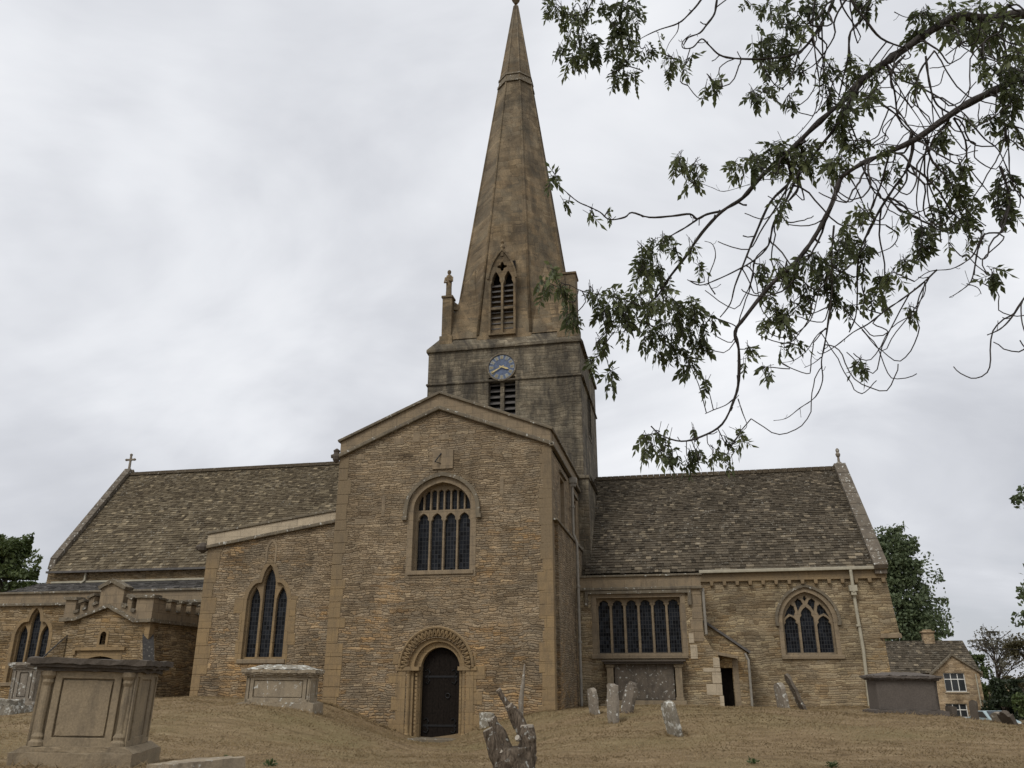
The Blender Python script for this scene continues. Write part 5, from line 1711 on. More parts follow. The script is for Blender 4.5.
trunk = rough_tube('trunk', [(0.02, 0, -0.35), (0.02, 0, 0.0), (0.03, 0, 0.3), (0.02, 0, 0.5)], [0.31, 0.28, 0.25, 0.21], M['stump'], stump, 18, 0.12, 1)
limbs_ = [
    ([(-0.14, 0.0, 0.3), (-0.24, -0.02, 0.48), (-0.31, -0.02, 0.62), (-0.335, -0.02, 0.68)], [0.12, 0.1, 0.08, 0.07], 3),
    ([(-0.05, 0.02, 0.35), (-0.14, 0.02, 0.56), (-0.25, 0.02, 0.73), (-0.29, 0.02, 0.79)], [0.12, 0.085, 0.062, 0.058], 4),
    ([(0.14, 0.0, 0.3), (0.17, 0.0, 0.5), (0.17, 0.0, 0.66), (0.17, 0.0, 0.72)], [0.14, 0.13, 0.115, 0.1], 5),
    ([(0.15, 0.03, 0.6), (0.06, 0.03, 0.78), (-0.04, 0.03, 0.9), (-0.06, 0.03, 0.93)], [0.09, 0.068, 0.055, 0.052], 6),
    ([(0.05, 0.08, 0.7), (-0.07, 0.08, 0.93), (-0.17, 0.08, 1.05), (-0.2, 0.08, 1.1)], [0.05, 0.04, 0.032, 0.036], 7),
]
for pts, rad, s in limbs_:
    lo_b = rough_tube('cut_limb', pts, rad, M['stump'], stump, 14, 0.1, s)
    cut_face(lo_b, pts[-1], Vector(pts[-1]) - Vector(pts[-2]), rad[-1] * 0.98)
for p, d, r in (((-0.16, -0.1, 0.46), (-0.3, -0.8, 0.6), 0.025), ((0.05, -0.13, 0.6), (-0.5, -0.8, 0.7), 0.035)):
    cut_face(trunk, p, d, r)
rough_tube('shoot', [(0.1, 0.1, 0.55), (0.1, 0.12, 0.95), (0.13, 0.12, 1.18), (0.15, 0.12, 1.38)], [0.035, 0.03, 0.022, 0.008], M['headstone'], stump, 8, 0.12, 9)

# ------------------------------------------------------------------ trees


def leaf_mat(name, a, b, c, trans=0.35):
    m, nt = new_mat(name)
    at = node(nt, 'Attribute', {}, attribute_name='rnd').outputs['Fac']
    col = ramp(nt, at, [(0.0, a), (0.55, b), (1.0, c)])
    p = node(nt, 'BsdfPrincipled', {'Base Color': col, 'Roughness': 0.5, 'Specular IOR Level': 0.35})
    t = node(nt, 'BsdfTranslucent', {'Color': col})
    mx = node(nt, 'MixShader', {0: trans, 1: p.outputs[0], 2: t.outputs[0]})
    node(nt, 'OutputMaterial', {'Surface': mx.outputs[0]})
    return m


M['leaf_ash'] = leaf_mat('ash_leaves', (0.052, 0.066, 0.028), (0.095, 0.114, 0.046), (0.175, 0.198, 0.084), 0.5)
M['leaf_dark'] = leaf_mat('dark_tree_leaves', (0.055, 0.075, 0.038), (0.095, 0.125, 0.06), (0.15, 0.18, 0.085))
M['leaf_mid'] = leaf_mat('green_tree_leaves', (0.045, 0.065, 0.022), (0.08, 0.11, 0.036), (0.13, 0.16, 0.06))
M['leaf_hedge'] = leaf_mat('hedge_leaves', (0.015, 0.023, 0.011), (0.028, 0.04, 0.018), (0.05, 0.066, 0.028))
M['leaf_rust'] = leaf_mat('rusty_sparse_leaves', (0.06, 0.052, 0.026), (0.09, 0.08, 0.038), (0.12, 0.11, 0.056))
M['leaf_pale'] = leaf_mat('dusty_pale_twiggy_leaves', (0.085, 0.08, 0.055), (0.13, 0.122, 0.085), (0.19, 0.178, 0.13))


def leaves_mesh(name, C_, Dn, size, rnd, mat, parent=None, aspect=0.5):
    """One mesh of many small folded leaf faces. C_ centres, Dn directions (n,3), size (n,)."""
    n = len(C_)
    r = np.random.default_rng(n)
    D = Dn / np.linalg.norm(Dn, axis=1, keepdims=True)
    a = r.normal(size=(n, 3))
    S = np.cross(D, a)
    S /= np.linalg.norm(S, axis=1, keepdims=True) + 1e-9
    N = np.cross(D, S)
    s = size[:, None]
    base, tip = C_ - D * s * 0.5, C_ + D * s * 0.5
    mid = C_ - D * s * 0.05 - N * s * 0.06
    V = np.empty((n, 4, 3))
    V[:, 0], V[:, 1], V[:, 2], V[:, 3] = base, mid + S * s * aspect * 0.5, tip, mid - S * s * aspect * 0.5
    me = bpy.data.meshes.new(name)
    me.vertices.add(4 * n)
    me.vertices.foreach_set('co', V.ravel())
    idx = (np.arange(n)[:, None] * 4 + np.array([0, 1, 2, 0, 2, 3])[None]).ravel().astype(np.int32)
    me.loops.add(6 * n)
    me.loops.foreach_set('vertex_index', idx)
    me.polygons.add(2 * n)
    me.polygons.foreach_set('loop_start', np.arange(0, 6 * n, 3, dtype=np.int32))
    me.polygons.foreach_set('loop_total', np.full(2 * n, 3, dtype=np.int32))
    at = me.attributes.new('rnd', 'FLOAT', 'FACE')
    at.data.foreach_set('value', np.repeat(rnd, 2).astype(np.float32))
    me.update()
    me.validate()
    me.materials.append(mat)
    o = bpy.data.objects.new(name, me)
    COL.objects.link(o)
    if parent:
        o.parent = parent
    return o


def tree(loc, H, crown_r, lobes, leaf_n, leaf_size, mat, label, cat, seed, trunk_r=0.35, name='tree', group=None, low=0.25, bare=0.0, conic=0.0):
    """Tapered trunk with limbs; leaf clumps scattered in uneven shells round the limb ends."""
    rr = np.random.default_rng(seed)
    t = thing(name, loc, (0, 0, 0), label, cat, group)
    mb = MB()
    mb.tube([(0, 0, -0.5), (0.05, 0, H * 0.2), (-0.05, 0.05, H * 0.5), (0, 0, H * 0.85)], [trunk_r * 1.3, trunk_r, trunk_r * 0.6, trunk_r * 0.15], 8)
    cs = []
    for i in range(lobes):
        f = low + (0.97 - low) * rr.random() ** 0.8
        wid = math.sqrt(max(0.02, 1 - ((f - low - 0.3 * (1 - low)) / (0.72 * (1 - low))) ** 2)) * (1 - conic * f)
        a = rr.random() * 2 * math.pi
        k = math.sqrt(rr.random() * 0.75 + 0.25) * wid * crown_r * rr.uniform(0.75, 1.05)
        c = np.array([k * math.cos(a), k * math.sin(a), f * H])
        cs.append(c)
        zs = max(0.12 * H, c[2] - 0.5 * k - 0.08 * H)
        m1 = np.array([c[0] * 0.45, c[1] * 0.45, zs + (c[2] - zs) * 0.6])
        mb.tube([(0, 0, zs), tuple(m1), tuple(c)], [trunk_r * 0.3, trunk_r * 0.16, 0.015], 5)
        if bare:
            for j in range(6):
                e = c + rr.normal(size=3) * crown_r * 0.2
                mb.tube([tuple(m1 + (c - m1) * rr.random()), tuple((c + e) / 2 + rr.normal(size=3) * 0.1), tuple(e)], [0.04, 0.025, 0.008], 4)
    mb.build('trunk', M['bark'], t, recalc=False)
    cs = np.array(cs)
    which = rr.integers(0, lobes, leaf_n)
    lr = crown_r * rr.uniform(0.16, 0.36, lobes)
    d = rr.normal(size=(leaf_n, 3))
    d /= np.linalg.norm(d, axis=1, keepdims=True)
    rad = lr[which] * rr.random(leaf_n) ** 0.42
    # sub-clumps break the lobes up
    pos = cs[which] + d * rad[:, None] * np.array([1.0, 1.0, 0.75])
    cl = 0.16 * crown_r
    pos += cl * np.sin(pos * 5.0 / crown_r * 3.1 + which[:, None])
    dirs = d + rr.normal(size=(leaf_n, 3)) * 0.7 + np.array([0, 0, -0.35])
    size = leaf_size * rr.uniform(0.6, 1.3, leaf_n)
    tone = np.clip(0.35 + 0.35 * (rr.random(lobes)[which] - 0.5) + 0.4 * rr.random(leaf_n), 0, 1)
    leaves_mesh('crown', pos, dirs, size, tone, mat, t, 0.62)
    return t


tree((-39.6, 24.7, 0.4), 11.0, 3.6, 34, 30000, 0.3, M['leaf_mid'], 'rounded green tree behind the nave at the far left', 'tree', 4, 0.4, low=0.2)
tree((29.2, 64.5, -2.2), 18.2, 6.3, 60, 26000, 0.36, M['leaf_dark'], 'tall dark green tree rising behind the chancel gable and cottage', 'tree', 9, 0.5, low=0.16, conic=0.78)
tree((34.9, 58.0, -2.2), 8.0, 3.2, 30, 4200, 0.2, M['leaf_pale'], 'sparse grey twiggy tree to the right of the cottage', 'tree', 21, 0.25, bare=1.0, group='trees beyond the cottage')
tree((31.9, 54.7, -2.2), 6.2, 1.5, 22, 9000, 0.24, M['leaf_mid'], 'small bushy green tree just right of the cottage roof', 'tree', 31, 0.2, low=0.12, group='trees beyond the cottage')
tree((34.6, 49.9, -2.2), 7.2, 1.7, 20, 6000, 0.24, M['leaf_rust'], 'rusty brown leaved tree at the right edge', 'tree', 41, 0.22, low=0.2, group='trees beyond the cottage')
for x, y, h, r_, s, lab in ((29.7, 41.0, 3.6, 1.3, 51, 'dark evergreen bush touching the cottage corner'), (31.1, 41.5, 3.7, 1.4, 52, 'dark evergreen bush in the middle of the row behind the car'),
                            (33.0, 41.2, 4.0, 1.5, 53, 'dark evergreen bush at the right end of the row behind the leaning stones')):
    tree((x, y, -1.9), h, r_, 22, 9000, 0.24, M['leaf_hedge'], lab, 'bush', s, 0.15, 'bush', 'dark bushes beyond the cottage', low=0.02)
tree((26.4, 28.0, -1.7), 2.7, 1.0, 16, 5000, 0.18, M['leaf_mid'], 'low yellowish green shrub in front of the dark bushes', 'bush', 61, 0.1, 'bush', low=0.04)
tree((24.1, 9.6, -0.6), 10.0, 3.2, 40, 22000, 0.22, M['leaf_dark'], 'dark leafy tree whose crown just enters the right edge', 'tree', 71, 0.4, low=0.2)

# ---- small weeds near the ledger stone
M['leaf_weed'] = leaf_mat('green_weed_leaves', (0.035, 0.06, 0.02), (0.055, 0.09, 0.03), (0.08, 0.12, 0.045))
for x, y, n, lab in ((2.35, -16.9, 60, 'low green weed at the edge of the ledger slab'), (2.75, -16.6, 70, 'larger green weed in the grass behind the ledger slab'), (9.6, -14.4, 90, 'green weed in the grass at the bottom right'), (8.6, -14.3, 50, 'small dark weed in the grass left of the bigger one')):
    rr = np.random.default_rng(int(x * 100))
    d = rr.normal(size=(n, 3))
    d[:, 2] = np.abs(d[:, 2]) * 0.9 + 0.2
    d /= np.linalg.norm(d, axis=1, keepdims=True)
    pos = d * (rr.random((n, 1)) * 0.07 + 0.02)
    o = leaves_mesh('weed', pos, d, rr.uniform(0.03, 0.06, n), rr.random(n), M['leaf_weed'], None, 0.4)
    o.location = (x, y, gz(x, y))
    tag(o, lab, 'weed', 'weeds in the grass')

# ------------------------------------------------------------------ overhanging ash tree
ASH_LIMBS = [[0.0527,0.0279,[[13.5,-18.96,6.69],[12.41,-19.47,7.4],[11.66,-19.71,7.58],[11.37,-19.79,7.6],[11.04,-19.87,7.56],[10.78,-19.94,7.56],[10.5,-19.97,7.42],[10.25,-19.98,7.24],[10.0,-19.98,7.07],[9.78,-19.99,6.89],[9.55,-19.97,6.67]]],[0.0279,0.0074,[[9.55,-19.97,6.67],[9.33,-19.94,6.51],[9.11,-19.89,6.32],[8.84,-19.84,6.1],[8.64,-19.79,5.92],[8.45,-19.76,5.81],[8.26,-19.72,5.64],[8.08,-19.66,5.43],[7.9,-19.6,5.23],[7.77,-19.55,5.09],[7.62,-19.52,4.97]]],[0.024,0.0096,[[9.77,-20.0,6.88],[9.64,-19.95,6.65],[9.52,-19.91,6.47],[9.38,-19.87,6.32],[9.26,-19.84,6.17]]],[0.0128,0.004,[[8.46,-19.67,5.86],[8.32,-19.71,5.82],[8.21,-19.73,5.78],[8.15,-19.77,5.82],[7.98,-19.81,5.79],[7.77,-19.87,5.78],[7.61,-19.93,5.81],[7.54,-19.94,5.75],[7.4,-19.98,5.73],[7.31,-20.03,5.78],[7.21,-20.08,5.83],[7.11,-20.14,5.87],[6.99,-20.21,5.95],[6.9,-20.27,6.02]]],[0.0096,0.0032,[[8.22,-19.7,5.8],[8.1,-19.72,5.7],[7.97,-19.74,5.62],[7.85,-19.76,5.53],[7.73,-19.78,5.45]]],[0.0434,0.0186,[[13.04,-19.43,5.66],[11.97,-19.86,6.24],[11.38,-20.07,6.49],[11.08,-20.17,6.59],[10.87,-20.19,6.51],[10.58,-20.19,6.37],[10.36,-20.19,6.24],[10.11,-20.18,6.08],[9.88,-20.19,5.98],[9.63,-20.2,5.87],[9.44,-20.2,5.76]]],[0.024,0.0056,[[9.44,-20.2,5.76],[9.39,-20.15,5.63],[9.32,-20.1,5.5],[9.19,-20.03,5.29],[9.01,-19.98,5.09],[8.78,-19.94,4.9],[8.54,-19.88,4.65],[8.45,-19.84,4.54],[8.47,-19.77,4.38],[8.46,-19.67,4.15],[8.4,-19.6,3.98],[8.28,-19.54,3.78],[8.11,-19.52,3.68],[7.91,-19.53,3.64],[7.75,-19.57,3.69],[7.65,-19.61,3.78]]],[0.0064,0.0032,[[8.42,-19.54,4.01],[8.32,-19.57,3.95],[8.21,-19.61,3.89],[8.15,-19.64,3.85]]],[0.0056,0.0024,[[8.44,-19.54,4.01],[8.47,-19.52,3.88],[8.49,-19.5,3.76],[8.45,-19.52,3.7]]],[0.016,0.0056,[[10.12,-20.12,6.22],[10.11,-20.06,6.08],[10.04,-20.0,5.9],[9.94,-19.96,5.76],[9.8,-19.91,5.59],[9.71,-19.86,5.44],[9.62,-19.8,5.26],[9.58,-19.73,5.08],[9.56,-19.65,4.88],[9.54,-19.58,4.71],[9.48,-19.53,4.57]]],[0.016,0.0048,[[9.04,-20.02,6.22],[9.07,-19.92,5.98],[8.87,-19.89,5.78],[8.72,-19.81,5.5],[8.61,-19.75,5.26],[8.51,-19.69,5.06],[8.44,-19.65,4.9],[8.35,-19.63,4.79]]],[0.0128,0.004,[[9.15,-20.02,6.0],[9.0,-19.95,5.73],[8.89,-19.91,5.56],[8.82,-19.85,5.36],[8.69,-19.83,5.23],[8.51,-19.83,5.14],[8.32,-19.84,5.05],[8.18,-19.85,5.01],[8.08,-19.89,5.06]]],[0.0112,0.0032,[[10.78,-20.05,5.81],[10.84,-19.94,5.52],[10.76,-19.9,5.33],[10.73,-19.89,5.25],[10.6,-19.92,5.23],[10.5,-19.89,5.06],[10.4,-19.9,4.99],[10.27,-19.91,4.93],[10.1,-19.95,4.9],[9.96,-19.96,4.81]]],[0.008,0.0032,[[10.61,-19.88,5.25],[10.54,-19.86,5.11],[10.47,-19.83,4.92],[10.42,-19.82,4.81],[10.32,-19.84,4.74],[10.24,-19.86,4.69]]],[0.0048,0.0024,[[10.4,-19.86,4.8],[10.47,-19.84,4.77],[10.51,-19.81,4.72]]],[0.0096,0.0032,[[10.18,-19.86,4.96],[10.04,-19.83,4.84],[9.86,-19.81,4.72],[9.73,-19.79,4.65],[9.58,-19.77,4.55],[9.45,-19.76,4.47],[9.31,-19.73,4.37],[9.18,-19.72,4.31],[9.13,-19.73,4.33]]],[0.0096,0.0032,[[9.36,-20.07,5.37],[9.32,-20.0,5.12],[9.29,-19.9,4.83],[9.25,-19.82,4.54],[9.2,-19.77,4.37],[9.16,-19.74,4.22],[9.16,-19.69,4.07],[9.08,-19.67,3.94],[8.94,-19.67,3.84],[8.82,-19.68,3.75],[8.72,-19.7,3.74]]],[0.0064,0.0024,[[9.24,-19.83,4.51],[9.14,-19.84,4.44],[9.04,-19.82,4.31],[8.92,-19.83,4.22],[8.81,-19.86,4.2]]],[0.0048,0.0024,[[9.17,-19.75,4.27],[9.09,-19.77,4.21],[9.0,-19.8,4.16]]],[0.0128,0.0048,[[11.08,-19.95,4.81],[10.91,-19.94,4.7],[10.79,-19.93,4.61],[10.67,-19.89,4.44],[10.56,-19.88,4.36],[10.46,-19.89,4.32]]],[0.0144,0.0096,[[9.75,-20.3,7.97],[9.8,-20.21,7.68],[9.89,-20.15,7.48],[10.03,-20.09,7.32],[10.23,-20.03,7.2]]],[0.0144,0.0064,[[10.08,-20.22,7.92],[9.97,-20.16,7.7],[9.88,-20.12,7.54],[9.76,-20.1,7.41],[9.73,-20.03,7.21],[9.67,-19.97,7.03],[9.6,-19.9,6.81]]],[0.016,0.004,[[9.65,-20.24,8.05],[9.64,-20.14,7.78],[9.57,-20.09,7.63],[9.46,-20.06,7.5],[9.35,-20.02,7.37],[9.21,-20.02,7.3],[8.97,-20.05,7.27],[8.69,-20.1,7.28],[8.55,-20.14,7.33],[8.46,-20.19,7.43],[8.39,-20.22,7.49],[8.29,-20.2,7.42],[8.21,-20.2,7.4],[8.2,-20.23,7.48],[8.28,-20.23,7.54]]],[0.0128,0.0064,[[8.62,-20.36,8.09],[8.56,-20.29,7.86],[8.52,-20.24,7.72],[8.45,-20.23,7.63],[8.37,-20.21,7.55],[8.27,-20.22,7.51],[8.21,-20.21,7.45]]],[0.0128,0.0032,[[8.56,-20.29,8.17],[8.4,-20.24,7.93],[8.3,-20.22,7.82],[8.18,-20.21,7.73],[7.99,-20.22,7.66],[7.85,-20.23,7.6],[7.72,-20.23,7.54]]],[0.0056,0.0024,[[8.18,-20.21,7.73],[8.15,-20.18,7.64],[8.08,-20.16,7.54],[8.02,-20.13,7.43]]],[0.008,0.0032,[[7.45,-20.44,8.25],[7.35,-20.37,8.01],[7.28,-20.34,7.87],[7.21,-20.3,7.73],[7.15,-20.25,7.56]]],[0.008,0.0032,[[7.62,-20.41,8.25],[7.64,-20.31,8.01],[7.62,-20.25,7.83],[7.62,-20.16,7.59],[7.67,-20.12,7.5],[7.56,-20.08,7.34]]],[0.008,0.0032,[[9.51,-20.32,7.88],[9.41,-20.22,7.51],[9.41,-20.12,7.18],[9.42,-20.03,6.91],[9.37,-19.97,6.67],[9.27,-19.96,6.53],[9.16,-19.96,6.43]]],[0.008,0.004,[[9.5,-20.17,7.48],[9.49,-20.07,7.21],[9.49,-20.01,7.03],[9.45,-19.93,6.81],[9.4,-19.9,6.7]]],[0.0112,0.004,[[10.19,-20.16,6.08],[10.27,-20.09,5.91],[10.37,-20.01,5.76],[10.46,-19.92,5.58],[10.55,-19.86,5.46],[10.66,-19.81,5.37]]],[0.0096,0.0032,[[10.46,-20.17,6.26],[10.54,-20.09,6.08],[10.56,-20.01,5.87],[10.68,-19.92,5.7],[10.8,-19.84,5.54]]],[0.0112,0.004,[[10.31,-20.24,6.92],[10.33,-20.16,6.7],[10.36,-20.1,6.52],[10.44,-20.07,6.43],[10.63,-20.0,6.32],[10.76,-19.93,6.18],[10.88,-19.88,6.07],[10.95,-19.8,5.85],[11.02,-19.75,5.72]]],[0.0096,0.0032,[[10.4,-20.23,6.96],[10.26,-20.2,6.79],[10.21,-20.15,6.64],[10.22,-20.09,6.49],[10.31,-20.01,6.33],[10.37,-19.95,6.2]]],[0.0096,0.0032,[[9.77,-20.3,6.51],[9.9,-20.25,6.43],[10.02,-20.18,6.32],[10.14,-20.11,6.2],[10.27,-20.06,6.12],[10.39,-20.0,6.05],[10.54,-19.95,5.99]]],[0.0096,0.0032,[[10.13,-20.27,6.92],[10.08,-20.26,6.86],[10.02,-20.25,6.79],[9.99,-20.21,6.67],[10.1,-20.14,6.54],[10.21,-20.05,6.37],[10.26,-20.01,6.28]]],[0.008,0.0032,[[9.65,-20.13,5.97],[9.69,-20.07,5.85],[9.75,-20.01,5.72],[9.87,-19.96,5.64],[9.97,-19.92,5.59],[10.09,-19.87,5.54],[10.2,-19.82,5.45]]],[0.008,0.0032,[[9.51,-20.12,5.89],[9.58,-20.05,5.72],[9.65,-19.98,5.59],[9.68,-19.94,5.49],[9.56,-19.94,5.43]]],[0.0072,0.0032,[[9.8,-19.98,5.37],[9.9,-19.91,5.3],[9.87,-19.86,5.23],[9.76,-19.84,5.19],[9.64,-19.83,5.17]]],[0.008,0.0032,[[10.23,-20.15,6.08],[10.15,-20.09,5.87],[10.1,-20.04,5.7],[10.09,-19.98,5.54],[10.11,-19.91,5.35],[10.08,-19.85,5.17]]],[0.0096,0.004,[[10.81,-20.36,6.35],[10.81,-20.27,6.11],[10.83,-20.17,5.87],[10.83,-20.1,5.67],[10.89,-20.01,5.47]]],[0.0112,0.0048,[[10.87,-20.58,6.99],[10.82,-20.53,6.83],[10.69,-20.53,6.75],[10.65,-20.49,6.63],[10.73,-20.43,6.51],[10.81,-20.39,6.43]]],[0.0128,0.0048,[[11.18,-20.06,7.5],[11.08,-20.05,7.44],[10.94,-20.04,7.33],[10.78,-20.03,7.21],[10.68,-20.02,7.14],[10.56,-20.02,7.06]]],[0.0048,0.0024,[[10.16,-20.16,7.52],[10.25,-20.13,7.48],[10.37,-20.11,7.49],[10.48,-20.09,7.5]]],[0.0064,0.0032,[[8.31,-19.8,4.94],[8.26,-19.85,5.06],[8.34,-19.91,5.25],[8.32,-19.95,5.36],[8.24,-19.98,5.4]]],[0.0064,0.0032,[[7.63,-19.9,4.84],[7.46,-19.96,4.9],[7.28,-20.01,4.94],[7.12,-20.05,4.97],[7.02,-20.09,5.02]]],[0.0048,0.0024,[[7.86,-19.87,4.89],[7.72,-19.87,4.8],[7.62,-19.85,4.7],[7.46,-19.85,4.62],[7.31,-19.88,4.61]]],[0.0048,0.0024,[[9.08,-19.94,6.05],[8.94,-19.95,5.99],[8.82,-19.97,5.98],[8.66,-19.99,5.93],[8.47,-20.0,5.88],[8.36,-20.04,5.91],[8.25,-20.08,5.95]]],[0.0064,0.0024,[[9.41,-19.65,4.84],[9.26,-19.67,4.76],[9.12,-19.71,4.7],[8.94,-19.76,4.68],[8.76,-19.81,4.63]]],[0.062,0.0186,[[13.66,-19.21,7.16],[13.09,-19.58,8.01],[12.2,-19.83,8.32],[11.28,-19.98,8.36],[10.53,-20.06,8.31],[9.82,-20.13,8.26],[8.62,-20.33,8.31],[8.04,-20.41,8.35],[7.45,-20.48,8.34]]]]
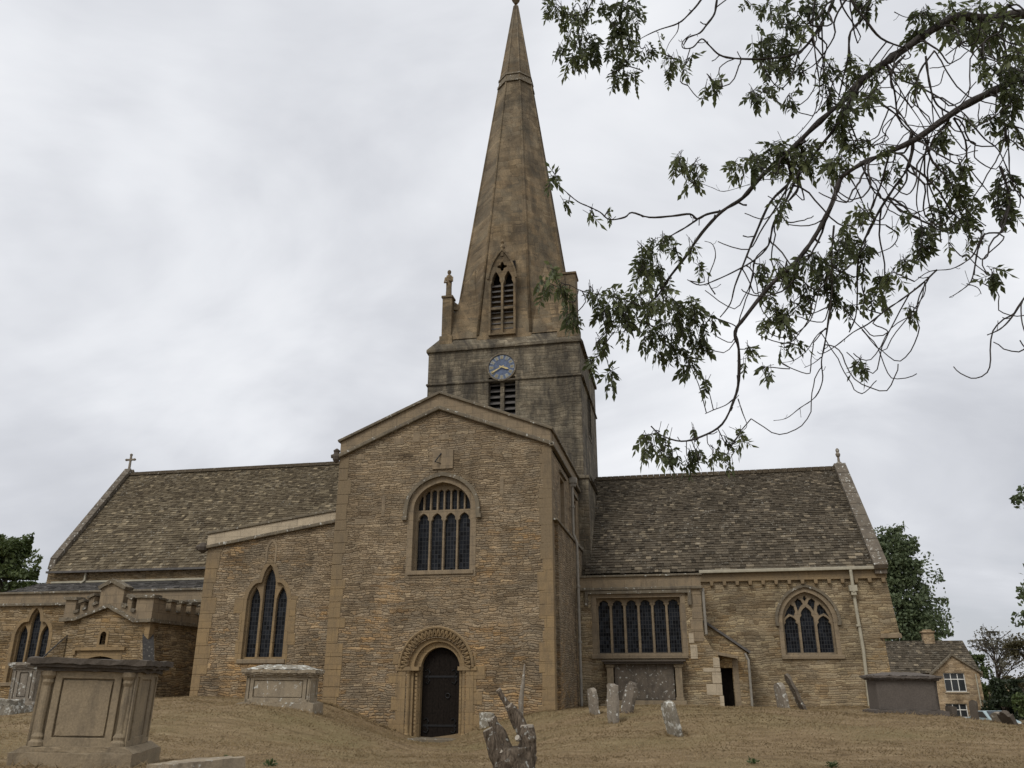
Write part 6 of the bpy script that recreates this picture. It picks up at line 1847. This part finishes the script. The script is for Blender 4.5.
ASH_SPRAYS = [[6.97,-20.31,8.05,0.102,0.122],[7.13,-20.23,7.94,0.122,0.183],[7.22,-20.24,7.59,0.16,0.16],[7.15,-20.3,7.37,0.089,0.099],[7.03,-20.45,7.38,0.058,0.078],[7.28,-20.41,7.92,0.079,0.099],[7.46,-20.35,7.89,0.07,0.09],[7.64,-20.45,7.73,0.097,0.156],[7.56,-20.41,7.56,0.078,0.117],[7.73,-20.03,8.02,0.093,0.144],[7.51,-20.11,7.62,0.071,0.081],[7.68,-20.34,7.42,0.087,0.097],[7.84,-20.21,7.45,0.069,0.059],[7.53,-19.88,7.47,0.072,0.103],[7.69,-19.87,7.42,0.072,0.092],[7.6,-19.97,7.55,0.082,0.061],[8.08,-20.14,7.34,0.069,0.098],[8.04,-20.06,7.25,0.039,0.079],[8.26,-20.08,7.36,0.039,0.059],[8.19,-20.32,7.07,0.028,0.047],[8.01,-20.17,7.61,0.04,0.04],[8.83,-20.31,7.74,0.067,0.038],[9.06,-20.18,7.76,0.117,0.078],[9.12,-20.45,7.33,0.111,0.111],[8.96,-20.04,7.49,0.118,0.108],[9.13,-19.92,7.53,0.139,0.119],[8.99,-20.13,7.1,0.105,0.086],[9.22,-19.84,7.4,0.089,0.089],[9.33,-19.79,7.3,0.079,0.079],[8.81,-20.16,6.77,0.066,0.113],[8.99,-19.84,7.02,0.069,0.078],[9.1,-20.27,6.61,0.073,0.073],[9.4,-20.25,7.6,0.085,0.095],[9.51,-20.16,7.69,0.096,0.087],[8.08,-20.31,6.03,0.073,0.109],[8.22,-20.21,6.03,0.073,0.082],[8.17,-19.97,6.04,0.076,0.066],[8.6,-20.14,6.02,0.092,0.082],[8.76,-20.06,6.14,0.092,0.111],[8.97,-19.95,6.3,0.084,0.131],[9.06,-20.01,6.13,0.111,0.185],[9.23,-19.74,6.41,0.096,0.135],[9.28,-19.97,6.15,0.083,0.129],[9.56,-20.1,7.05,0.085,0.085],[9.55,-19.8,6.95,0.058,0.087],[9.79,-20.03,7.0,0.075,0.094],[9.74,-20.01,7.16,0.076,0.048],[9.82,-20.41,6.45,0.061,0.07],[9.69,-20.51,6.31,0.06,0.06],[9.58,-19.71,6.61,0.087,0.087],[9.62,-20.04,6.27,0.082,0.082],[9.72,-20.02,6.23,0.082,0.073],[9.47,-20.21,5.92,0.088,0.088],[9.4,-20.04,5.96,0.081,0.081],[9.8,-20.26,5.98,0.061,0.07],[10.01,-19.81,6.01,0.074,0.064],[10.13,-20.2,6.81,0.054,0.063],[10.16,-20.27,6.55,0.035,0.08],[10.73,-19.85,7.63,0.155,0.126],[10.92,-19.83,7.61,0.115,0.125],[10.86,-20.45,6.9,0.156,0.19],[10.83,-20.43,6.5,0.111,0.17],[10.8,-20.45,6.18,0.084,0.134],[10.86,-20.17,6.07,0.078,0.103],[10.65,-20.23,7.1,0.108,0.063],[10.44,-20.02,7.57,0.114,0.086],[10.38,-19.92,7.42,0.077,0.086],[9.99,-20.2,7.63,0.075,0.038],[10.38,-19.9,5.9,0.081,0.125],[10.44,-20.15,5.74,0.077,0.077],[10.4,-20.01,5.62,0.078,0.096],[10.55,-19.76,5.62,0.099,0.09],[10.42,-19.92,5.37,0.087,0.078],[10.41,-19.69,5.53,0.072,0.081],[10.93,-19.74,5.84,0.081,0.108],[10.94,-19.62,5.66,0.081,0.118],[10.91,-19.67,5.52,0.063,0.089],[10.81,-19.87,5.65,0.07,0.079],[10.52,-19.76,5.27,0.062,0.079],[10.22,-20.14,5.03,0.033,0.059],[10.18,-19.78,5.35,0.071,0.098],[10.12,-19.68,5.25,0.081,0.099],[9.93,-19.88,5.04,0.078,0.061],[9.78,-19.99,4.88,0.077,0.06],[9.76,-19.67,4.99,0.063,0.063],[10.34,-19.62,5.66,0.064,0.064],[9.92,-20.03,5.36,0.061,0.052],[9.49,-19.98,5.36,0.097,0.088],[9.34,-20.25,5.07,0.093,0.093],[9.58,-19.85,5.26,0.08,0.071],[9.31,-19.92,5.09,0.088,0.106],[9.49,-19.54,5.14,0.093,0.074],[9.28,-19.72,4.97,0.072,0.072],[9.34,-19.74,4.8,0.071,0.071],[9.22,-19.69,5.14,0.073,0.101],[9.02,-20.11,4.99,0.069,0.095],[8.96,-19.8,5.05,0.072,0.099],[8.84,-20.16,4.99,0.06,0.06],[9.09,-19.84,4.88,0.071,0.08],[9.58,-19.83,4.74,0.035,0.087],[9.71,-19.67,4.84,0.045,0.062],[9.53,-19.45,4.84,0.065,0.055],[7.81,-19.93,5.45,0.084,0.056],[7.9,-19.73,5.6,0.067,0.048],[7.68,-19.91,5.43,0.066,0.047],[7.65,-19.77,5.36,0.076,0.076],[7.79,-19.71,5.37,0.086,0.095],[7.69,-19.81,5.17,0.094,0.103],[7.83,-19.45,5.31,0.088,0.098],[7.99,-19.8,5.43,0.066,0.066],[8.13,-19.71,5.52,0.048,0.067],[8.18,-20.11,5.06,0.044,0.036],[6.94,-20.48,5.89,0.055,0.073],[7.02,-20.28,5.76,0.028,0.046],[7.23,-20.13,5.74,0.056,0.028],[7.37,-19.81,5.89,0.039,0.029],[6.77,-19.96,5.1,0.075,0.075],[6.87,-20.17,5.12,0.046,0.073],[6.95,-20.1,4.95,0.055,0.1],[6.99,-19.94,4.85,0.055,0.12],[7.02,-19.81,4.79,0.047,0.094],[7.2,-20.11,4.95,0.036,0.054],[7.25,-19.87,4.99,0.065,0.075],[7.39,-20.02,4.86,0.073,0.082],[7.31,-19.89,4.78,0.092,0.101],[7.45,-19.84,4.92,0.084,0.093],[7.49,-19.88,4.72,0.11,0.091],[7.63,-19.83,4.93,0.065,0.083],[7.72,-19.78,4.84,0.111,0.111],[7.86,-20.1,4.78,0.106,0.08],[7.98,-20.02,4.69,0.124,0.106],[8.12,-19.95,4.73,0.089,0.089],[7.89,-19.91,4.57,0.126,0.108],[8.06,-19.77,4.57,0.127,0.109],[8.23,-19.85,4.66,0.072,0.081],[7.71,-19.92,4.53,0.081,0.09],[7.96,-19.63,4.45,0.11,0.092],[8.14,-19.66,4.46,0.082,0.082],[8.03,-19.85,4.22,0.089,0.062],[7.78,-19.77,4.36,0.045,0.082],[7.25,-19.89,4.48,0.055,0.1],[7.17,-19.73,4.39,0.046,0.074],[7.31,-19.6,4.27,0.047,0.112],[7.47,-19.64,4.69,0.038,0.066],[8.16,-19.76,4.08,0.044,0.071],[8.83,-19.73,4.76,0.09,0.108],[8.89,-19.83,4.61,0.071,0.097],[8.74,-19.65,4.66,0.064,0.073],[8.97,-19.91,4.71,0.07,0.07],[8.59,-19.57,4.45,0.046,0.064],[8.67,-19.86,4.13,0.043,0.078],[8.86,-19.78,4.35,0.044,0.044],[8.52,-19.71,4.31,0.045,0.045],[7.6,-19.66,3.61,0.062,0.107],[7.69,-19.57,3.65,0.081,0.081],[7.73,-19.74,3.48,0.061,0.061],[7.83,-19.73,3.46,0.061,0.078],[7.98,-19.45,3.51,0.054,0.108],[8.05,-19.48,3.5,0.045,0.099],[8.31,-19.32,3.7,0.046,0.055],[8.39,-19.76,3.61,0.06,0.034],[8.43,-19.46,3.62,0.045,0.054],[8.19,-19.46,3.54,0.036,0.081],[8.31,-19.42,3.49,0.045,0.072],[8.03,-19.44,3.76,0.027,0.055],[7.8,-19.56,3.72,0.045,0.045]]

ash = thing('ash_tree', (14.1, -18.6, 0.35), (0, 0, 0), 'ash tree at the right whose drooping branches hang over the top of the view', 'tree')
AO = Vector(ash.location)
rr = np.random.default_rng(77)
tk = MB()
tk.tube([Vector(p) - AO for p in ((14.25, -18.6, -0.2), (14.15, -18.6, 1.6), (13.9, -18.75, 3.6), (13.6, -18.95, 5.6), (13.5, -18.98, 6.8), (13.6, -18.9, 8.2), (13.9, -18.6, 10.5))], [0.42, 0.33, 0.28, 0.23, 0.18, 0.12, 0.04], 12)
tk.build('trunk', M['bark'], ash, smooth=True, recalc=False)


def catmull(P_, per=4):
    out = []
    for i in range(len(P_) - 1):
        p0, p1, p2, p3 = P_[max(i - 1, 0)], P_[i], P_[i + 1], P_[min(i + 2, len(P_) - 1)]
        for k in range(per):
            t = k / per
            out.append(0.5 * ((2 * p1) + (p2 - p0) * t + (2 * p0 - 5 * p1 + 4 * p2 - p3) * t * t + (3 * p1 - p0 - 3 * p2 + p3) * t ** 3))
    out.append(P_[-1])
    return out


allpts = []
lm = MB()
for r0, r1, pts in ASH_LIMBS:
    P_ = catmull([Vector(p) + Vector(rr.normal(size=3) * 0.006) for p in pts], 4)
    n = len(P_)
    rad = [(r0 + (r1 - r0) * i / (n - 1)) * (1.0 + 0.12 * rr.normal()) for i in range(n)]
    lm.tube([p - AO for p in P_], rad, 7 if r0 > 0.02 else 5)
    allpts += [(p, rad[i]) for i, p in enumerate(P_)]
    if r0 < 0.03:                                   # knuckly side spurs
        for k in range(2, n - 1, 5):
            if rr.random() < 0.7:
                d = Vector(rr.normal(size=3)).normalized() * rr.uniform(0.04, 0.12)
                lm.tube([P_[k] - AO, P_[k] + d * 0.6 - AO, P_[k] + d + Vector((0, 0, 0.02)) - AO], [rad[k] * 0.6, rad[k] * 0.45, rad[k] * 0.55], 4)
# tangle of thin drooping shoots that turn up at their tips
right = Vector((math.cos(R(11.5)), math.sin(R(11.5)), 0))
fwd = Vector((-math.sin(R(11.5)), math.cos(R(11.5)), 0))
starts = [(p, r_) for p, r_ in allpts if 0.006 < r_ and (p - Vector(cam.location)).dot(right) > 2.1]
for i in range(150):
    p, r_ = starts[int(rr.integers(0, len(starts)))]
    L = rr.uniform(0.3, 0.85)
    a = rr.uniform(-1, 1)
    out = (right * a + fwd * rr.uniform(-0.6, 0.6)).normalized()
    pts = [p, p + out * L * 0.18 - Vector((0, 0, L * 0.22)), p + out * L * 0.34 - Vector((0, 0, L * 0.58)), p + out * L * 0.58 - Vector((0, 0, L * 0.8)), p + out * L * 0.85 - Vector((0, 0, L * rr.uniform(0.5, 0.8)))]
    pts = [pts[0]] + [q_ + Vector(rr.normal(size=3) * 0.035) for q_ in pts[1:]]
    P_ = catmull(pts, 4)
    r1_ = min(0.011, r_ * 0.75)
    P_ = [q_ + Vector(rr.normal(size=3) * 0.003) for q_ in P_]
    lm.tube([q_ - AO for q_ in P_], [r1_ + (0.0045 - r1_) * k / (len(P_) - 1) for k in range(len(P_))], 5)
    allpts += [(q_, 0.004) for q_ in P_]
AP = np.array([tuple(p) for p, _ in allpts])
LC, LD, LS, LT = [], [], [], []


def compound_leaf(p, d, ln, tone):
    """Ash leaf: a thin stalk with opposite pairs of leaflets and one at the tip."""
    d = d.normalized()
    side = d.cross(Vector(rr.normal(size=3))).normalized()
    pairs = 4 if rr.random() < 0.6 else 3
    droop = Vector((0, 0, -0.35))
    q = p.copy()
    pts = [q.copy()]
    for k in range(pairs + 1):
        d = (d + droop * 0.35).normalized()
        q = q + d * ln / (pairs + 1)
        pts.append(q.copy())
        side = (side - d * side.dot(d)).normalized()
        ls_ = ln * rr.uniform(0.36, 0.5)
        if k < pairs:
            if k == 0:
                continue
            for s in (-1, 1):
                ld = (side * s * 0.85 + d * 0.65 + droop * 0.8).normalized()
                LC.append(tuple(q + ld * ls_ * 0.5 - AO))
                LD.append(tuple(ld))
                LS.append(ls_)
                LT.append(tone + rr.normal() * 0.12)
        else:
            LC.append(tuple(q + d * ls_ * 0.5 - AO))
            LD.append(tuple(d))
            LS.append(ls_ * 1.1)
            LT.append(tone + rr.normal() * 0.12)
    lm.tube([v - AO for v in pts], [0.0028] * len(pts), 3, caps=False)


extra = []
for i in range(45):                                 # small sprays along the outer shoots
    p_ = Vector(AP[int(rr.integers(len(AP) // 3, len(AP)))])
    if (p_ - Vector(cam.location)).dot(right) > 1.5:
        p_ = p_ + Vector(rr.normal(size=3) * 0.06) - Vector((0, 0, 0.06))
        extra.append((p_.x, p_.y, p_.z, rr.uniform(0.04, 0.08), rr.uniform(0.05, 0.1)))
for x, y, z, ra, rb in list(ASH_SPRAYS) + extra:
    c = Vector((x, y, z))
    d2 = ((AP - np.array([x, y, z])) ** 2).sum(1)
    j = int(d2.argmin())
    b = Vector(AP[j])
    area = ra * rb * 820 ** 2 / 7.5 ** 2
    nl = max(2, int(area / 8.2 + rr.random()))
    top_c = c + Vector((0, 0, rb * 0.55))
    if (b - top_c).length > 0.08:
        m_ = (b + top_c) / 2 + Vector(rr.normal(size=3) * 0.05) + Vector((0, 0, -0.04))
        tw_ = catmull([b, m_, top_c, c], 3)
        lm.tube([p - AO for p in tw_], [0.006 - 0.003 * i / len(tw_) for i in range(len(tw_))], 4)
    else:
        tw_ = [top_c, c]
    base_tone = rr.uniform(0.2, 0.75)
    right = Vector((math.cos(R(11.5)), math.sin(R(11.5)), 0))
    fwd = Vector((-math.sin(R(11.5)), math.cos(R(11.5)), 0))
    for k in range(nl):
        a, rho = rr.random() * 2 * math.pi, math.sqrt(rr.random()) * 1.08
        tip = c + right * (ra * rho * math.cos(a)) + Vector((0, 0, rb * rho * math.sin(a))) + fwd * rr.normal() * ra * 0.7
        ln = rr.uniform(0.12, 0.21)
        d = (tip - top_c)
        d = (d.normalized() if d.length > 1e-3 else Vector((0, 0, -1))) + Vector((0, 0, -0.5)) + Vector(rr.normal(size=3) * 0.35)
        compound_leaf(tip - d.normalized() * ln * 0.6, d, ln, base_tone)
lm.build('branches', M['ash_bark'], ash, smooth=True, recalc=False)
leaves_mesh('foliage', np.array(LC), np.array(LD), np.array(LS), np.clip(np.array(LT), 0, 1), M['leaf_ash'], ash, 0.44)

# ------------------------------------------------------------------ cottage, car and wire beyond the churchyard
cot = thing('cottage', (27.5, 44.3, -1.6), (0, 0, 0), 'stone cottage with slate roof, gabled front and white windows behind the grey tomb', 'cottage')
M['cot_wall'] = masonry('cottage_limestone', [(0.21, 0.15, 0.09), (0.29, 0.21, 0.125), (0.34, 0.255, 0.155), (0.4, 0.3, 0.19)], (0.17, 0.125, 0.08), su=2.4, sv=6.5, grey=(0.26, 0.22, 0.165), grey_amt=0.35, bump=0.5)
FK = FY(0.0)                                      # cottage-local: x from -7.5 to 1.9, z up from the ground
cwm = MB()
win_u = [(-0.78, 2.55), (0.7, 2.55), (0.7, 3.88), (-0.78, 3.88)]
win_l = [(-0.98, 0.75), (0.5, 0.75), (0.5, 1.72), (-0.98, 1.72)]
cwm.prism([(-1.65, -0.5), (1.75, -0.5), (1.75, 3.9), (0.0, 5.15), (-1.65, 3.7)], FK, 0.0, 0.4, [win_u, win_l])
cwm.prism([(-7.5, -0.5), (-1.65, -0.5), (-1.65, 3.9), (-7.5, 3.9)], FK, 0.25, 0.6)
cwm.prism([(0.4, -0.5), (6.2, -0.5), (6.2, 3.9), (3.2, 6.35), (0.4, 3.9)], FX(1.75), 0.0, 0.4)
cwm.prism([(0.4, -0.5), (6.2, -0.5), (6.2, 3.9), (3.2, 6.35), (0.4, 3.9)], FW(-7.5), 0.0, 0.4)
cwm.prism([(-7.5, -0.5), (1.75, -0.5), (1.75, 3.9), (-7.5, 3.9)], FK, 6.0, 6.3)
cwm.build('wall', M['cot_wall'], cot)
rfm = MB()
slates(rfm, (-7.6, 0.1, 3.85), (1, 0, 0), (0, 3.1, 2.5), 9.5, 3.98, 0.28, 0.2, 0.22, 0.4, 0.05, 15)
rfm.add([(-7.6, 0.15, 3.82), (1.9, 0.15, 3.82), (1.9, 3.2, 6.3), (-7.6, 3.2, 6.3), (1.9, 6.3, 3.82), (-7.6, 6.3, 3.82)], [(0, 1, 2, 3), (3, 2, 4, 5)], 0.1)
slates(rfm, (1.85, -0.12, 3.82), (0, 1, 0), (-1.85, 0, 1.36), 2.2, 2.28, 0.26, 0.2, 0.2, 0.4, 0.05, 16)
slates(rfm, (-1.75, -0.12, 3.62), (0, 1, 0), (1.75, 0, 1.56), 2.2, 2.34, 0.26, 0.2, 0.2, 0.4, 0.05, 17)
croof = rfm.build('roof', M['slate_chancel'], cot, recalc=False)
vg = MB()
molding(vg, [(-1.85, 3.55), (0.0, 5.12), (1.9, 3.8)], FK, 0.13, 0.16, 0.1)
vg.box(1.78, 1.98, 0.0, 0.4, 3.6, 4.0)
vg.build('gable_coping', M['coping'], cot)
cm = MB()
cm.box(-1.0, -0.2, 2.85, 3.55, 5.6, 6.95)
cm.box(-1.08, -0.12, 2.77, 3.63, 6.95, 7.08)
cm.box(-0.9, -0.3, 2.95, 3.45, 7.08, 7.2)
cm.build('chimney', M['cot_wall'], croof, bevel=0.03)
for w_, nx, zt in ((win_u, 3, 0.66), (win_l, 3, 0.55)):
    x0, x1, z0, z1 = w_[0][0], w_[1][0], w_[0][1], w_[2][1]
    wm = MB()
    holes = []
    for k in range(nx):
        a0, a1 = x0 + 0.05 + (x1 - x0 - 0.05) * k / nx, x0 + (x1 - x0 - 0.05) * (k + 1) / nx
        zm = z0 + (z1 - z0) * zt
        holes += [[(a0, z0 + 0.05), (a1, z0 + 0.05), (a1, zm - 0.03), (a0, zm - 0.03)], [(a0, zm + 0.03), (a1, zm + 0.03), (a1, z1 - 0.05), (a0, z1 - 0.05)]]
    wm.prism(offset_poly(w_, 0.004), FK, 0.1, 0.18, holes)
    wo = wm.build('window', M['white_paint'], cot)
    gm = MB()
    gm.prism(offset_poly(w_, -0.01), FK, 0.14, 0.16)
    gm.build('glazing', M['glass_plain'], wo)
    sm = MB()
    sm.prism([(x0 - 0.1, z0 - 0.1), (x1 + 0.1, z0 - 0.1), (x1 + 0.1, z0), (x0 - 0.1, z0)], FK, -0.08, 0.2)
    sm.build('sill', M['ashlar_pale'], wo)
cdp = MB()
cdp.tube([(1.45, -0.08, 3.8), (1.45, -0.08, -0.3)], 0.05, 8)
cdp.build('downpipe', M['pipe'], cot)

car = thing('parked_car', (27.45, 37.5, 0.0), (0, 0, R(13)), 'pale blue-grey car parked beyond the slope, only its windscreen corner showing', 'car')
car.location.z = gz(27.45, 37.5)
M['car_paint'] = plain('pale_blue_grey_paint', (0.3, 0.38, 0.4), 0.3, 0.05, 2.0, 0.5)
M['car_glass'] = plain('car_window_glass', (0.03, 0.035, 0.04), 0.08, 0.05, 2.0, 0.6)
M['tyre'] = plain('black_tyre_rubber', (0.02, 0.02, 0.02), 0.8, 0.2)
M['rim'] = plain('silver_wheel_rim', (0.45, 0.45, 0.46), 0.35, 0.1, 5.0, 0.5, 0.6)
FCr = lambda a, b, d: (d, a, b)
prof = [(-2.0, 0.3), (2.0, 0.3), (2.05, 0.75), (1.9, 0.95), (1.3, 1.0), (0.75, 1.42), (-0.55, 1.46), (-1.1, 1.02), (-1.9, 0.86), (-2.05, 0.6)]
cb_ = MB()
cb_.prism(prof, FCr, -0.82, 0.82)
cb_.build('body', M['car_paint'], car, bevel=0.08)
gl = MB()
gl.add([(-0.7, -1.07, 1.05), (0.7, -1.07, 1.05), (0.62, -0.6, 1.42), (-0.62, -0.6, 1.42)], [(0, 1, 2, 3)])
for v in range(4):
    gl.v[v] = (gl.v[v][0], gl.v[v][1] - 0.02, gl.v[v][2] + 0.02)
gl.build('windscreen', M['car_glass'], car)
for s in (-1, 1):
    g2 = MB()
    g2.prism([(-0.95, 1.02), (1.1, 1.05), (0.7, 1.38), (-0.5, 1.4)], lambda a, b, d, s=s: (s * (0.83 - d), a, b), 0.0, 0.02)
    g2.build('side_window', M['car_glass'], car)
    hl = MB()
    hl.box(s * 0.6 - 0.14, s * 0.6 + 0.14, -2.08, -2.0, 0.62, 0.76)
    hl.build('headlight', M['white_paint'], car, bevel=0.03)
for x in (-0.8, 0.8):
    for y in (-1.25, 1.25):
        wm = MB()
        wm.tube([(x - 0.1, y, 0.32), (x + 0.1, y, 0.32)], 0.32, 20)
        wh = wm.build('wheel', M['tyre'], car, bevel=0.03)
        rm = MB()
        sx = 1 if x > 0 else -1
        rm.tube([(x + sx * 0.095, y, 0.32), (x + sx * 0.112, y, 0.32)], 0.2, 16)
        rm.build('rim', M['rim'], wh)

wr = MB()
A_, B_ = Vector((29.0, 45.2, 4.2)), Vector((62.0, 52.0, 6.6))
wr.tube([A_.lerp(B_, k / 16) - Vector((0, 0, 1.2 * 4 * (k / 16) * (1 - k / 16))) for k in range(17)], 0.022, 5)
tag(wr.build('overhead_wire', M['iron']), 'thin black overhead wire running from the cottage roof to the right', 'wire')
